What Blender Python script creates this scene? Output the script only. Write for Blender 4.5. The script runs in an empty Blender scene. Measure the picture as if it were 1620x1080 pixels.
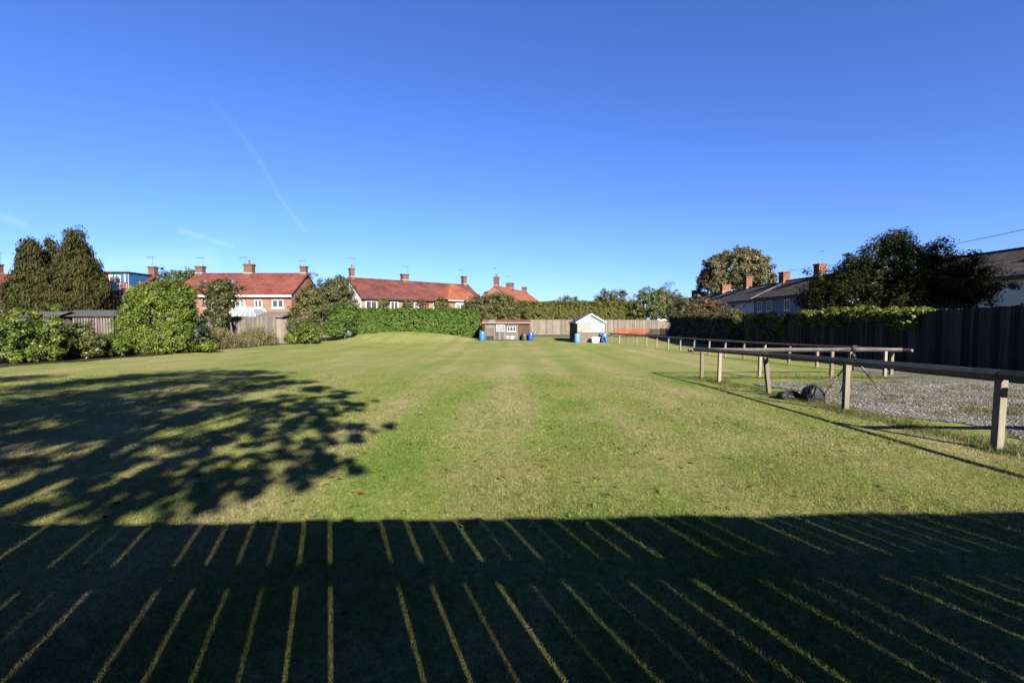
import bpy, math, random
import numpy as np
from mathutils import Vector, Matrix

# ------------------------------------------------------------------ camera, sky, sun, exposure
S = bpy.context.scene
COL = S.collection
F = 726.0                      # focal length in pixels of the 1620 px wide photograph
EYE = 1.5
TH = math.atan(32 / F)
cam = bpy.data.cameras.new('camera'); camo = bpy.data.objects.new('camera', cam); COL.objects.link(camo)
cam.sensor_width = 36; cam.lens = F / 1620 * 36; cam.clip_start = 0.05; cam.clip_end = 5000
camo.location = (0, 0, EYE); camo.rotation_euler = (math.pi / 2 - TH, 0, 0)
S.camera = camo

SUN_EL = math.radians(26); SUN_X, SUN_Y = -0.371, 0.928        # horizontal direction in which shadows fall
w = bpy.data.worlds.new('World'); S.world = w; w.use_nodes = True
nt = w.node_tree; nt.nodes.clear()
def wn(t, **k):
    n = nt.nodes.new(t)
    for a, b in k.items(): setattr(n, a, b)
    return n
sky = wn('ShaderNodeTexSky', sky_type='NISHITA', sun_disc=False)
sky.sun_elevation = SUN_EL; sky.sun_rotation = math.radians(158.2)
sky.altitude = 50; sky.air_density = 1.0; sky.dust_density = 0.22; sky.ozone_density = 3.0
hsv = wn('ShaderNodeMix', data_type='RGBA', blend_type='MULTIPLY'); hsv.inputs[0].default_value = 1      # the clean, deep blue of the day
hsv.inputs[7].default_value = (.320, .438, .80, 1); nt.links.new(sky.outputs[0], hsv.inputs[6])
bg = wn('ShaderNodeBackground'); bg.inputs[1].default_value = 0.050
out = wn('ShaderNodeOutputWorld'); nt.links.new(bg.outputs[0], out.inputs[0])
# faint high ice cloud and a fading contrail, as part of the sky
tc = wn('ShaderNodeTexCoord'); sep = wn('ShaderNodeSeparateXYZ'); nt.links.new(tc.outputs['Generated'], sep.inputs[0])
def wmath(op, a, b=None, clamp=False):
    n = wn('ShaderNodeMath', operation=op); n.use_clamp = clamp
    for i, v in enumerate((a, b)):
        if v is None: continue
        if isinstance(v, (int, float)): n.inputs[i].default_value = v
        else: nt.links.new(v, n.inputs[i])
    return n.outputs[0]
ym = wmath('MAXIMUM', sep.outputs[1], 0.02)
px_, pz_ = wmath('DIVIDE', sep.outputs[0], ym), wmath('DIVIDE', sep.outputs[2], ym)
pc = wn('ShaderNodeCombineXYZ'); nt.links.new(px_, pc.inputs[0]); nt.links.new(pz_, pc.inputs[1])
nz = wn('ShaderNodeTexNoise'); nz.inputs['Scale'].default_value = 26; nz.inputs['Detail'].default_value = 4
nt.links.new(pc.outputs[0], nz.inputs['Vector'])
def skydir(x, y):
    dx, dy = (x - 810) / F, -(y - 540) / F
    Y = math.cos(TH) + dy * math.sin(TH)
    return (dx / Y, (-math.sin(TH) + dy * math.cos(TH)) / Y)
def streak(a, b, wid, amp):
    a, b = skydir(*a), skydir(*b)
    ba = (b[0] - a[0], b[1] - a[1]); bb = ba[0] ** 2 + ba[1] ** 2
    ax, az = wmath('SUBTRACT', px_, a[0]), wmath('SUBTRACT', pz_, a[1])
    h = wmath('DIVIDE', wmath('ADD', wmath('MULTIPLY', ax, ba[0]), wmath('MULTIPLY', az, ba[1])), bb, True)
    ex = wmath('SUBTRACT', ax, wmath('MULTIPLY', h, ba[0])); ez = wmath('SUBTRACT', az, wmath('MULTIPLY', h, ba[1]))
    d = wmath('SQRT', wmath('ADD', wmath('MULTIPLY', ex, ex), wmath('MULTIPLY', ez, ez)))
    m = wmath('SUBTRACT', 1.0, wmath('DIVIDE', d, wid), True)
    m = wmath('MULTIPLY', wmath('MULTIPLY', m, m), wmath('MULTIPLY', nz.outputs[0], amp))
    return m
tot = None
for st in [((335, 160), (374, 203), .016, .035), ((374, 203), (412, 256), .014, .06), ((412, 256), (441, 310), .012, .09),
           ((441, 310), (482, 366), .009, .12), ((285, 364), (366, 390), .014, .19), ((-30, 330), (36, 354), .019, .17),
           ((-80, 425), (330, 412), .055, .22), ((240, 455), (520, 430), .05, .12)]:
    m = streak(*st); tot = m if tot is None else wmath('ADD', tot, m)
tot = wmath('MULTIPLY', tot, wmath('GREATER_THAN', sep.outputs[1], 0.03), True)
mx = wn('ShaderNodeMix', data_type='RGBA'); nt.links.new(tot, mx.inputs[0]); nt.links.new(hsv.outputs[2], mx.inputs[6])
mx.inputs[7].default_value = (5.0, 5.3, 5.8, 1)
nt.links.new(mx.outputs[2], bg.inputs[0])

sl = bpy.data.lights.new('sun', 'SUN'); sl.energy = 5.0; sl.angle = math.radians(0.5); sl.color = (1.0, 0.93, 0.82)
so = bpy.data.objects.new('sun', sl); COL.objects.link(so); so.location = (20, -40, 30)
so.rotation_euler = Vector((SUN_X * math.cos(SUN_EL), SUN_Y * math.cos(SUN_EL), -math.sin(SUN_EL))).to_track_quat('-Z', 'Y').to_euler()
S.view_settings.view_transform = 'Standard'; S.view_settings.look = 'None'; S.view_settings.gamma = 1
S.view_settings.exposure = 2.4
S.cycles.use_denoising = True
S.cycles.max_bounces = 6; S.cycles.diffuse_bounces = 3; S.cycles.transparent_max_bounces = 8

random.seed(4); RNG = np.random.default_rng(11)

# ------------------------------------------------------------------ places
def g0(y):
    """the lawn falls gently away from the viewer, then runs level"""
    if y < 14: return -0.027 * y if y > -8 else 0.216
    if y < 32:
        t = (y - 14) / 18
        return -0.378 - 0.027 * 18 * (t - t * t / 2)
    return -0.621
def gz(x, y):
    z = g0(y)
    dx, dy = (x + 12.5) / 9.5, (y - 52.5) / 8.5
    r = dx * dx + dy * dy
    if r < 1: z += 0.92 * (1 - r) ** 1.5 if r > 0 else .92
    return z
def P(x, y, Y):
    """point at distance Y that the photograph shows at pixel x, y"""
    dx, dy = (x - 810) / F, -(y - 540) / F
    k = Y / (math.cos(TH) + dy * math.sin(TH))
    return Vector((dx * k, Y, EYE + (-math.sin(TH) + dy * math.cos(TH)) * k))
def G(x, y):
    """ground point shown at pixel x, y"""
    lo, hi = 0.5, 300
    for _ in range(60):
        m = (lo + hi) / 2; p = P(x, y, m)
        if p.z > g0(m): lo = m
        else: hi = m
    p = P(x, y, lo); return Vector((p.x, p.y, g0(p.y)))

# ------------------------------------------------------------------ material helpers
class MT:
    def __init__(s, name):
        s.m = bpy.data.materials.new(name); s.m.use_nodes = True; s.t = s.m.node_tree
        s.b = s.t.nodes['Principled BSDF']; s.o = s.t.nodes['Material Output']
        s.b.inputs['Specular IOR Level'].default_value = 0.25
    def n(s, t, **k):
        x = s.t.nodes.new(t)
        for a, b in k.items(): setattr(x, a, b)
        return x
    def l(s, a, b): s.t.links.new(a, b)
    def attr(s, name='rnd'): return s.n('ShaderNodeAttribute', attribute_name=name).outputs['Fac']
    def obj(s): return s.n('ShaderNodeTexCoord').outputs['Object']
    def pos(s): return s.n('ShaderNodeNewGeometry').outputs['Position']
    def mapping(s, v, scale=(1, 1, 1), loc=(0, 0, 0), rot=(0, 0, 0)):
        m = s.n('ShaderNodeMapping'); m.inputs['Scale'].default_value = scale; m.inputs['Location'].default_value = loc
        m.inputs['Rotation'].default_value = rot; s.l(v, m.inputs[0]); return m.outputs[0]
    def noise(s, v, scale, detail=4, rough=.55, dist=0):
        x = s.n('ShaderNodeTexNoise'); x.inputs['Scale'].default_value = scale; x.inputs['Detail'].default_value = detail
        x.inputs['Roughness'].default_value = rough; x.inputs['Distortion'].default_value = dist
        s.l(v, x.inputs['Vector']); return x.outputs[0]
    def ramp(s, f, stops):
        x = s.n('ShaderNodeValToRGB'); e = x.color_ramp.elements
        while len(e) < len(stops): e.new(.5)
        for q, (p, c) in zip(e, stops): q.position = p; q.color = (*c, 1) if len(c) == 3 else c
        s.l(f, x.inputs[0]); return x.outputs[0]
    def math(s, op, a, b=None, clamp=False):
        x = s.n('ShaderNodeMath', operation=op); x.use_clamp = clamp
        for i, v in enumerate((a, b)):
            if v is None: continue
            if isinstance(v, (int, float)): x.inputs[i].default_value = v
            else: s.l(v, x.inputs[i])
        return x.outputs[0]
    def mix(s, f, a, b, mode='MIX'):
        x = s.n('ShaderNodeMix', data_type='RGBA', blend_type=mode)
        for i, v in ((0, f), (6, a), (7, b)):
            if isinstance(v, (int, float)): x.inputs[i].default_value = v
            elif isinstance(v, tuple): x.inputs[i].default_value = (*v, 1)
            else: s.l(v, x.inputs[i])
        return x.outputs[2]
    def col(s, c):
        if isinstance(c, tuple): s.b.inputs['Base Color'].default_value = (*c, 1)
        else: s.l(c, s.b.inputs['Base Color'])
        return s
    def rough(s, r, spec=.25):
        s.b.inputs['Roughness'].default_value = r; s.b.inputs['Specular IOR Level'].default_value = spec; return s
    def bump(s, h, strength=.4, dist=.02):
        x = s.n('ShaderNodeBump'); x.inputs['Strength'].default_value = strength; x.inputs['Distance'].default_value = dist
        s.l(h, x.inputs['Height']); s.l(x.outputs[0], s.b.inputs['Normal']); return s

def turf_colour(m, v, fine=True):
    big = m.noise(m.mapping(v, (.16, .10, 1)), 1.0, 5, .6)
    patch = m.noise(m.mapping(v, (.75, .45, 1), (3, 7, 0)), 1.0, 5, .65)
    lane = m.noise(m.mapping(v, (1.15, .025, 1), (11, 3, 0)), 1.0, 3, .5)
    f = m.math('ADD', m.math('MULTIPLY', big, .75), m.math('ADD', m.math('MULTIPLY', patch, .75), m.math('MULTIPLY', lane, .62)))
    sx = m.n('ShaderNodeSeparateXYZ'); m.l(v, sx.inputs[0])
    wob = m.math('MULTIPLY', m.noise(m.mapping(v, (.3, .12, 1)), 1, 2), 1.6)
    st = m.math('SINE', m.math('MULTIPLY', m.math('ADD', sx.outputs[0], wob), 2.75))      # mowing stripes
    f = m.math('ADD', f, m.math('MULTIPLY', st, .040))
    f = m.math('ADD', m.math('MULTIPLY', f, .40), m.math('MULTIPLY', m.noise(v, 3.2, 6, .75), .2))
    c = m.ramp(f, [(.38, (.059, .093, .016)), (.47, (.089, .110, .026)), (.54, (.118, .120, .043)), (.62, (.155, .137, .067))])
    sp_ = m.noise(v, 13, 4, .75); c = m.mix(.75, c, m.ramp(sp_, [(.30, (.52, .58, .48)), (.5, (1, 1, 1)), (.70, (1.46, 1.38, 1.44))]), 'MULTIPLY')
    if fine:
        f2 = m.noise(v, 38, 3, .7)
        c = m.mix(.65, c, m.ramp(f2, [(.28, (.42, .48, .36)), (.5, (1, 1, 1)), (.74, (1.6, 1.45, 1.35))]), 'MULTIPLY')
    return c
def mat_turf():
    m = MT('turf'); v = m.pos(); c = turf_colour(m, v)
    m.col(c).rough(.95, .05)
    m.bump(m.noise(v, 55, 4, .7), .7, .03)
    return m.m
def mat_blade():
    m = MT('grass_blades'); v = m.pos(); c = turf_colour(m, v, False)
    r = m.attr()
    c = m.mix(.8, c, m.ramp(r, [(0, (.38, .42, .32)), (.5, (1.0, 1.05, .95)), (.82, (1.35, 1.3, 1.2)), (.9, (2.2, 1.9, 2.1)), (1, (1.2, 1.5, .9))]), 'MULTIPLY')
    m.col(c).rough(.6, .18)
    tr = m.n('ShaderNodeBsdfTranslucent'); m.l(c, tr.inputs[0])
    ms = m.n('ShaderNodeMixShader'); ms.inputs[0].default_value = .35
    m.l(m.b.outputs[0], ms.inputs[1]); m.l(tr.outputs[0], ms.inputs[2]); m.l(ms.outputs[0], m.o.inputs[0])
    return m.m
def leaf_mat(name, dark, mid, light, alt=None, tr=.3, spec=.3, scale=.9):
    m = MT(name); r = m.attr(); big = m.noise(m.obj(), scale, 3, .6)
    f = m.math('ADD', m.math('MULTIPLY', r, .62), m.math('MULTIPLY', big, .42))
    dark, mid, light = [tuple(.455 * q for q in k) for k in (dark, mid, light)]; alt = tuple(.455 * q for q in alt) if alt else None
    st = [(.15, dark), (.5, mid), (.85, light)]
    c = m.ramp(f, st)
    if alt:
        a2 = m.math('GREATER_THAN', m.math('ADD', r, m.math('MULTIPLY', m.noise(m.obj(), scale * .7, 2), .5)), 1.06)
        c = m.mix(a2, c, alt)
    m.col(c).rough(.48, spec)
    t = m.n('ShaderNodeBsdfTranslucent'); m.l(m.mix(1.0, c, (1.25, 1.25, .6), 'MULTIPLY'), t.inputs[0])
    ms = m.n('ShaderNodeMixShader'); ms.inputs[0].default_value = tr
    m.l(m.b.outputs[0], ms.inputs[1]); m.l(t.outputs[0], ms.inputs[2]); m.l(ms.outputs[0], m.o.inputs[0])
    return m.m
def mat_bark(name='bark', a=(.038, .03, .023), b=(.09, .075, .06)):
    m = MT(name); f = m.noise(m.mapping(m.obj(), (6, 6, 1.2)), 2, 5, .7); m.col(m.ramp(f, [(.3, a), (.7, b)])).rough(.9, .1).bump(f, .6, .03); return m.m
K = .28      # building and timber colours below are written for a darker exposure
def sc(c, k=None): return tuple(q * (K if k is None else k) for q in c)
def mat_wood(name, a, b, c, stain=.5, grain=(14, 14, .8), tint=.5):
    a, b, c = sc(a), sc(b), sc(c); m = MT(name); v = m.obj(); r = m.attr()
    n1 = m.noise(m.mapping(v, grain), 1.6, 5, .65); n2 = m.noise(v, .9, 4, .6)
    f = m.math('ADD', m.math('MULTIPLY', n1, .6), m.math('MULTIPLY', r, .4))
    k = m.ramp(f, [(.25, a), (.5, b), (.78, c)])
    k = m.mix(stain, k, m.ramp(n2, [(.3, (.55, .56, .55)), (.6, (1.05, 1, 1))]), 'MULTIPLY')
    m.col(k).rough(.85, .12).bump(n1, .35, .01); return m.m
def mat_brick(name, a, b, mortar=(.36, .32, .28)):
    a, b, mortar = sc(a), sc(b), sc(mortar); m = MT(name); sx = m.n('ShaderNodeSeparateXYZ'); m.l(m.obj(), sx.inputs[0])
    cb = m.n('ShaderNodeCombineXYZ'); m.l(m.math('ADD', sx.outputs[0], sx.outputs[1]), cb.inputs[0]); m.l(sx.outputs[2], cb.inputs[1])
    br = m.n('ShaderNodeTexBrick'); m.l(cb.outputs[0], br.inputs[0])
    br.inputs['Scale'].default_value = 4.4; br.inputs['Color1'].default_value = (*a, 1); br.inputs['Color2'].default_value = (*b, 1)
    br.inputs['Mortar'].default_value = (*mortar, 1); br.inputs['Mortar Size'].default_value = .022
    br.inputs['Brick Width'].default_value = 1.0; br.inputs['Row Height'].default_value = .33
    n = m.noise(m.obj(), .8, 5, .65); n2 = m.noise(m.obj(), 6, 3, .6)
    c = m.mix(.6, br.outputs[0], m.ramp(n, [(.3, (.66, .64, .62)), (.65, (1.12, 1.08, 1.05))]), 'MULTIPLY')
    c = m.mix(.5, c, m.ramp(n2, [(.3, (.8, .78, .76)), (.7, (1.15, 1.1, 1.1))]), 'MULTIPLY')
    m.col(c).rough(.9, .1); return m.m
def mat_tiles(name, a, b, c, course=.3, moss=None):
    a, b, c = sc(a), sc(b), sc(c); m = MT(name); v = m.obj(); n = m.noise(v, .7, 5, .65); n2 = m.noise(m.mapping(v, (5, 5, 9)), 1, 2, .5)
    f = m.math('ADD', m.math('MULTIPLY', n, .6), m.math('MULTIPLY', n2, .4))
    k = m.ramp(f, [(.38, tuple(.85 * q for q in a)), (.5, b), (.60, tuple(1.08 * q for q in c))])
    sx = m.n('ShaderNodeSeparateXYZ'); m.l(v, sx.inputs[0])
    fr = m.math('FRACT', m.math('DIVIDE', sx.outputs[2], course * .55))
    fx = m.math('FRACT', m.math('DIVIDE', sx.outputs[0], .3))
    k = m.mix(m.math('LESS_THAN', fr, .16), k, m.mix(1.0, k, (.62, .6, .6), 'MULTIPLY'))
    k = m.mix(m.math('LESS_THAN', fx, .12), k, m.mix(1.0, k, (.8, .79, .79), 'MULTIPLY'))
    if moss:
        q = m.noise(v, 1.7, 6, .7); k = m.mix(m.ramp(q, [(.55, (0, 0, 0)), (.68, (.75, .75, .75))]), k, moss)
    m.col(k).rough(.85, .15).bump(fr, .5, .03); return m.m
def mat_plain(name, c, rough=.6, spec=.3, var=.25, scale=3, dirt=None, k=None):
    c = sc(c, k); dirt = sc(dirt, k) if dirt else None; m = MT(name); n = m.noise(m.obj(), scale, 5, .65)
    k = m.mix(var, c, m.ramp(n, [(.3, tuple(.45 * q for q in c)), (.65, tuple(min(1, 1.15 * q) for q in c))]))
    if dirt:
        q = m.noise(m.mapping(m.obj(), (2, 2, .6)), 2.2, 5, .7); k = m.mix(m.ramp(q, [(.45, (0, 0, 0)), (.7, (.8, .8, .8))]), k, dirt)
    m.col(k).rough(rough, spec); return m.m
def mat_glass(name='glass', c=(.015, .018, .022)):
    m = MT(name); n = m.noise(m.obj(), .8, 2); m.col(m.mix(n, c, tuple(2.2 * q for q in c))).rough(.08, .6); return m.m

# ------------------------------------------------------------------ mesh helpers
class MB:
    def __init__(s): s.v = []; s.f = []; s.r = []
    def add(s, vs, fs, r=None):
        k = len(s.v); r = random.random() if r is None else r
        s.v += [tuple(p) for p in vs]; s.f += [tuple(i + k for i in q) for q in fs]; s.r += [r] * len(fs); return s
    def box(s, c, d, rz=0, r=None, bev=0):
        x, y, z = d[0] / 2, d[1] / 2, d[2] / 2; ca, sa = math.cos(rz), math.sin(rz)
        vs = [(c[0] + a * ca - b * sa, c[1] + a * sa + b * ca, c[2] + e) for a, b, e in
              [(-x, -y, -z), (x, -y, -z), (x, y, -z), (-x, y, -z), (-x, -y, z), (x, -y, z), (x, y, z), (-x, y, z)]]
        return s.add(vs, [(0, 3, 2, 1), (4, 5, 6, 7), (0, 1, 5, 4), (1, 2, 6, 5), (2, 3, 7, 6), (3, 0, 4, 7)], r)
    def hexa(s, vs, r=None):
        return s.add(vs, [(0, 3, 2, 1), (4, 5, 6, 7), (0, 1, 5, 4), (1, 2, 6, 5), (2, 3, 7, 6), (3, 0, 4, 7)], r)
    def prism(s, sec, x0, x1, r=None, axis=0):
        """extrude a (a,b) section along x (axis 0) or y (axis 1)"""
        n = len(sec)
        mk = (lambda t, a, b: (t, a, b)) if axis == 0 else (lambda t, a, b: (a, t, b))
        vs = [mk(x0, a, b) for a, b in sec] + [mk(x1, a, b) for a, b in sec]
        fs = [tuple(range(n - 1, -1, -1)), tuple(range(n, 2 * n))] + [(i, (i + 1) % n, n + (i + 1) % n, n + i) for i in range(n)]
        return s.add(vs, fs, r)
    def tube(s, pts, rad, n=8, r=None, caps=True):
        pts = [Vector(p) for p in pts]; vs = []; fs = []
        if not isinstance(rad, (list, tuple)): rad = [rad] * len(pts)
        for i, p in enumerate(pts):
            t = (pts[min(i + 1, len(pts) - 1)] - pts[max(i - 1, 0)]).normalized()
            a = t.cross(Vector((0, 0, 1)) if abs(t.z) < .9 else Vector((1, 0, 0))).normalized(); b = t.cross(a)
            for k in range(n):
                q = 2 * math.pi * k / n; vs.append(p + (a * math.cos(q) + b * math.sin(q)) * rad[i])
        for i in range(len(pts) - 1):
            for k in range(n): fs.append((i * n + k, i * n + (k + 1) % n, (i + 1) * n + (k + 1) % n, (i + 1) * n + k))
        if caps: fs += [tuple(range(n - 1, -1, -1)), tuple(range((len(pts) - 1) * n, len(pts) * n))]
        return s.add(vs, fs, r)
    def lathe(s, prof, n=20, c=(0, 0, 0), r=None):
        vs = []; fs = []
        for (a, z) in prof:
            for k in range(n):
                q = 2 * math.pi * k / n; vs.append((c[0] + a * math.cos(q), c[1] + a * math.sin(q), c[2] + z))
        m = len(prof)
        for i in range(m - 1):
            for k in range(n): fs.append((i * n + k, i * n + (k + 1) % n, (i + 1) * n + (k + 1) % n, (i + 1) * n + k))
        fs += [tuple(range(n - 1, -1, -1)), tuple(range((m - 1) * n, m * n))]
        return s.add(vs, fs, r)
    def build(s, name, mat, parent=None, smooth=False, bevel=0):
        me = bpy.data.meshes.new(name); me.from_pydata(s.v, [], s.f)
        a = me.attributes.new('rnd', 'FLOAT', 'FACE'); a.data.foreach_set('value', s.r)
        me.materials.append(mat)
        if smooth: me.polygons.foreach_set('use_smooth', [True] * len(s.f))
        o = bpy.data.objects.new(name, me); COL.objects.link(o)
        if parent is not None: o.parent = parent
        if bevel:
            b = o.modifiers.new('bevel', 'BEVEL'); b.width = bevel; b.segments = 2; b.limit_method = 'ANGLE'
        return o

def np_mesh(name, verts, nper, rnd, mat, parent=None):
    """many loose faces of nper corners each, from an (N*nper,3) array"""
    n = len(verts) // nper; me = bpy.data.meshes.new(name)
    me.vertices.add(len(verts)); me.vertices.foreach_set('co', np.asarray(verts, np.float32).ravel())
    me.loops.add(len(verts)); me.loops.foreach_set('vertex_index', np.arange(len(verts), dtype=np.int32))
    me.polygons.add(n); me.polygons.foreach_set('loop_start', np.arange(0, len(verts), nper, dtype=np.int32))
    me.update(calc_edges=True)
    a = me.attributes.new('rnd', 'FLOAT', 'FACE'); a.data.foreach_set('value', np.asarray(rnd, np.float32))
    me.materials.append(mat); o = bpy.data.objects.new(name, me); COL.objects.link(o)
    if parent is not None: o.parent = parent
    return o

def tag(o, label=None, cat=None, group=None, kind=None):
    if label: o['label'] = label
    if cat: o['category'] = cat
    if group: o['group'] = group
    if kind: o['kind'] = kind
    return o
def thing(name, label, cat, loc=(0, 0, 0), rz=0, group=None):
    o = bpy.data.objects.new(name, None); COL.objects.link(o); o.empty_display_size = .2
    o.location = loc; o.rotation_euler = (0, 0, rz); return tag(o, label, cat, group)

def unit(n):
    v = RNG.normal(size=(n, 3)); return v / np.linalg.norm(v, axis=1, keepdims=True)
def leaf_quads(p, nrm, size, aspect=.5, jit=.35, droop=None):
    n = len(p); t = unit(n)
    if droop is not None: t = t * (1 - droop) + np.array([0, 0, -1.0]) * droop
    t = t - nrm * (t * nrm).sum(1, keepdims=True); t /= np.linalg.norm(t, axis=1, keepdims=True) + 1e-9
    b = np.cross(nrm, t); L = size * (1 + jit * RNG.normal(size=(n, 1))).clip(.4, 2) * .5; W = L * aspect
    q = np.empty((n, 4, 3)); q[:, 0] = p - t * L; q[:, 1] = p + b * W + nrm * W * .3 - t * L * .1; q[:, 2] = p + t * L; q[:, 3] = p - b * W + nrm * W * .3 - t * L * .1
    return q.reshape(-1, 3)
def clump_leaves(cent, cr, per, size, mat, name, parent, aspect=.55, out=None, droop=None, updir=.3, flat=.8, zmin=None, rnd_c=None):
    """leaves gathered in clumps round the centres"""
    per = int(per * DENS); n = len(cent); idx = np.repeat(np.arange(n), per)
    d = unit(len(idx)); rad = RNG.random((len(idx), 1)) ** .45
    c_r = (1.08 * cr * (.6 + .8 * RNG.random(n)))[idx][:, None]
    p = cent[idx] + d * rad * c_r * np.array([1, 1, flat])
    nr = d * .6 + unit(len(idx)) * .65 + np.array([0, 0, updir])
    if out is not None: nr = nr + out[idx] * .5
    nr /= np.linalg.norm(nr, axis=1, keepdims=True)
    cl = RNG.random(n)[idx]
    rnd = (.55 * RNG.random(len(idx)) + .45 * cl)
    if zmin is not None:
        k = p[:, 2] > zmin; p, nr, rnd = p[k], nr[k], rnd[k]
    return np_mesh(name, leaf_quads(p, nr, size, aspect, droop=droop), 4, rnd, mat, parent)
def env_points(envs, n, rin=.55, lump=.16):
    """clump centres spread in the outer part of a union of ellipsoids"""
    envs = np.array(envs, float); wgt = (envs[:, 3] * envs[:, 4] * envs[:, 5]) ** .667; wgt /= wgt.sum()
    k = RNG.choice(len(envs), n, p=wgt); d = unit(n)
    ph = RNG.random(3) * 6
    lumpy = 1 + lump * (np.sin(d[:, :1] * 5 + ph[0] + k[:, None]) * np.sin(d[:, 1:2] * 6 + ph[1]) + .6 * np.sin(d[:, 2:] * 9 + ph[2]))
    rr = (rin + (1 - rin) * RNG.random((n, 1)) ** .6) * lumpy
    p = envs[k, :3] + d * rr * envs[k, 3:]
    inside = np.zeros(n, bool)
    for j in range(len(envs)):
        e = np.linalg.norm((p - envs[j, :3]) / envs[j, 3:], axis=1); inside |= (e < rin * .85) & (k != j)
    return p[~inside], d[~inside]

BARK = mat_bark(); DENS = 1.7
def tree(name, label, cat, base, envs, n, cr, per, size, mat, trunk_r=.2, limbs=7, group=None, aspect=.55, droop=None, bark=None, rin=.5,
         flat=.8, updir=.3, part='crown', bare=0, lump=.16, zcut=.1):
    """envs in metres relative to the base"""
    t = thing(name, label, cat, base, 0, group)
    p, d = env_points(envs, n, rin, lump); k = p[:, 2] > zcut; p, d = p[k], d[k]
    clump_leaves(p, cr, per, size, mat, part, t, aspect, d, droop, updir, flat, zmin=.02)
    mb = MB(); e = np.array(envs, float); top = (e[:, 2] + e[:, 5] * .5).max(); cz = e[:, 2].mean(); cx, cy = e[:, 0].mean(), e[:, 1].mean()
    fork = max(.25, min(cz * .55, 2.2))
    mid = (cx * .3, cy * .3, fork)
    mb.tube([(0, 0, -.1), (cx * .12, cy * .12, fork * .5), mid, (cx * .8, cy * .8, (fork + top) / 2), (cx, cy, top)],
            [trunk_r * 1.25, trunk_r, trunk_r * .85, trunk_r * .5, trunk_r * .12], 8)
    for i in RNG.choice(len(p), min(limbs + bare, len(p)), replace=False):
        q = p[i]; f = RNG.uniform(.6, 1.0); a = Vector(mid).lerp(Vector((cx, cy, top)), RNG.uniform(0, .55))
        b = Vector(q); m = a.lerp(b, .5) + Vector((0, 0, .12 * (b - a).length))
        mb.tube([a, m, b], [trunk_r * .4, trunk_r * .22, trunk_r * .05], 5)
    mb.build('trunk' if trunk_r > .07 else 'stems', bark or BARK, t, True)
    return t
def hedge(name, label, cat, p0, p1, width, h, n, cr, per, size, mat, group=None, h1=None, wob=.12, taper=.1, gap=0, aspect=.6, base=0):
    """clipped hedge along a line; one leafy mass with its own stems"""
    p0, p1 = Vector(p0), Vector(p1); L = (p1 - p0).length; rz = math.atan2(p1.y - p0.y, p1.x - p0.x); h1 = h1 or h
    t = thing(name, label, cat, (p0.x, p0.y, gz(p0.x, p0.y) if p0.z == 0 else p0.z), rz, group)
    A = np.array([L * h, L * h, L * width * 1.6, width * h, width * h]); A = A / A.sum()
    f = RNG.choice(5, n, p=A); u, v = RNG.random(n), RNG.random(n); inn = (RNG.random(n) ** 2) * width * .3
    x = u * L; y = np.where(RNG.random(n) < .5, v, v) * width; hh = (h + (h1 - h) * u) * (1 + wob * .6 * np.sin(u * L * 1.3) * RNG.random(n) * .5); z = base + v * (hh - base)
    o = np.zeros((n, 3))
    for k, (ax) in enumerate([(0, -1, 0), (0, 1, 0), (0, 0, 1), (-1, 0, 0), (1, 0, 0)]): o[f == k] = ax
    y = np.where(f == 0, inn, np.where(f == 1, width - inn, y)); z = np.where(f == 2, hh - inn * .8, z)
    x = np.where(f == 3, inn, np.where(f == 4, L - inn, x))
    if taper: y = y + (1 - z / max(h, .1)) * 0 + (z / h) ** 2 * taper * np.where(f == 0, 1, np.where(f == 1, -1, 0))
    c = np.stack([x, y - width / 2, z], 1) + RNG.normal(size=(n, 3)) * wob * np.array([.6, .6, .5])
    clump_leaves(c, cr, per, size, mat, 'foliage', t, aspect, o * 1.2, None, .25, .85, zmin=base - .1)
    mb = MB()
    for i in range(max(2, int(L / 1.2))):
        a = (i + .5) * L / max(2, int(L / 1.2)); mb.tube([(a, 0, -.1), (a + .1, .05, h * .5), (a - .1, -.1, h * .85)], [.06, .045, .015], 5)
    mb.build('stems', BARK, t)
    return t

# ------------------------------------------------------------------ materials
M = {}
M['turf'] = mat_turf(); M['blade'] = mat_blade()
M['laurel'] = leaf_mat('laurel_leaves', (.035, .065, .010), (.100, .145, .018), (.22, .25, .036), None, .28, .2)
M['hedge'] = leaf_mat('hedge_leaves', (.040, .085, .012), (.085, .150, .022), (.16, .22, .045), None, .3, .15)
M['conifer'] = leaf_mat('conifer_sprays', (.024, .030, .010), (.052, .056, .020), (.086, .080, .028), None, .2, .03, .8)
M['cypress'] = leaf_mat('cypress_hedge_sprays', (.060, .070, .016), (.120, .130, .030), (.18, .17, .044), (.15, .10, .035), .25, .12, .5)
M['shrub'] = leaf_mat('shrub_leaves', (.040, .060, .014), (.095, .120, .028), (.17, .18, .05), (.19, .16, .05), .3, .25)
M['shrub_dark'] = leaf_mat('dark_shrub_leaves', (.014, .024, .008), (.030, .045, .014), (.06, .08, .024), None, .25, .3)
M['shrub_mid'] = leaf_mat('mid_shrub_leaves', (.028, .042, .012), (.06, .08, .022), (.11, .115, .035), (.13, .075, .03), .28, .25)
M['shrub_brown'] = leaf_mat('bramble_leaves', (.05, .065, .018), (.10, .11, .032), (.17, .165, .05), (.19, .12, .05), .3, .2)
M['olive'] = leaf_mat('olive_leaves', (.045, .055, .02), (.09, .10, .035), (.15, .14, .055), (.15, .10, .04), .3, .2)
M['chestnut'] = leaf_mat('chestnut_leaves', (.055, .054, .024), (.115, .108, .046), (.17, .15, .068), (.16, .10, .05), .25, .2, .4)
M['darktree'] = leaf_mat('cherry_leaves', (.006, .009, .003), (.017, .021, .006), (.055, .060, .016), None, .2, .03)
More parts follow.
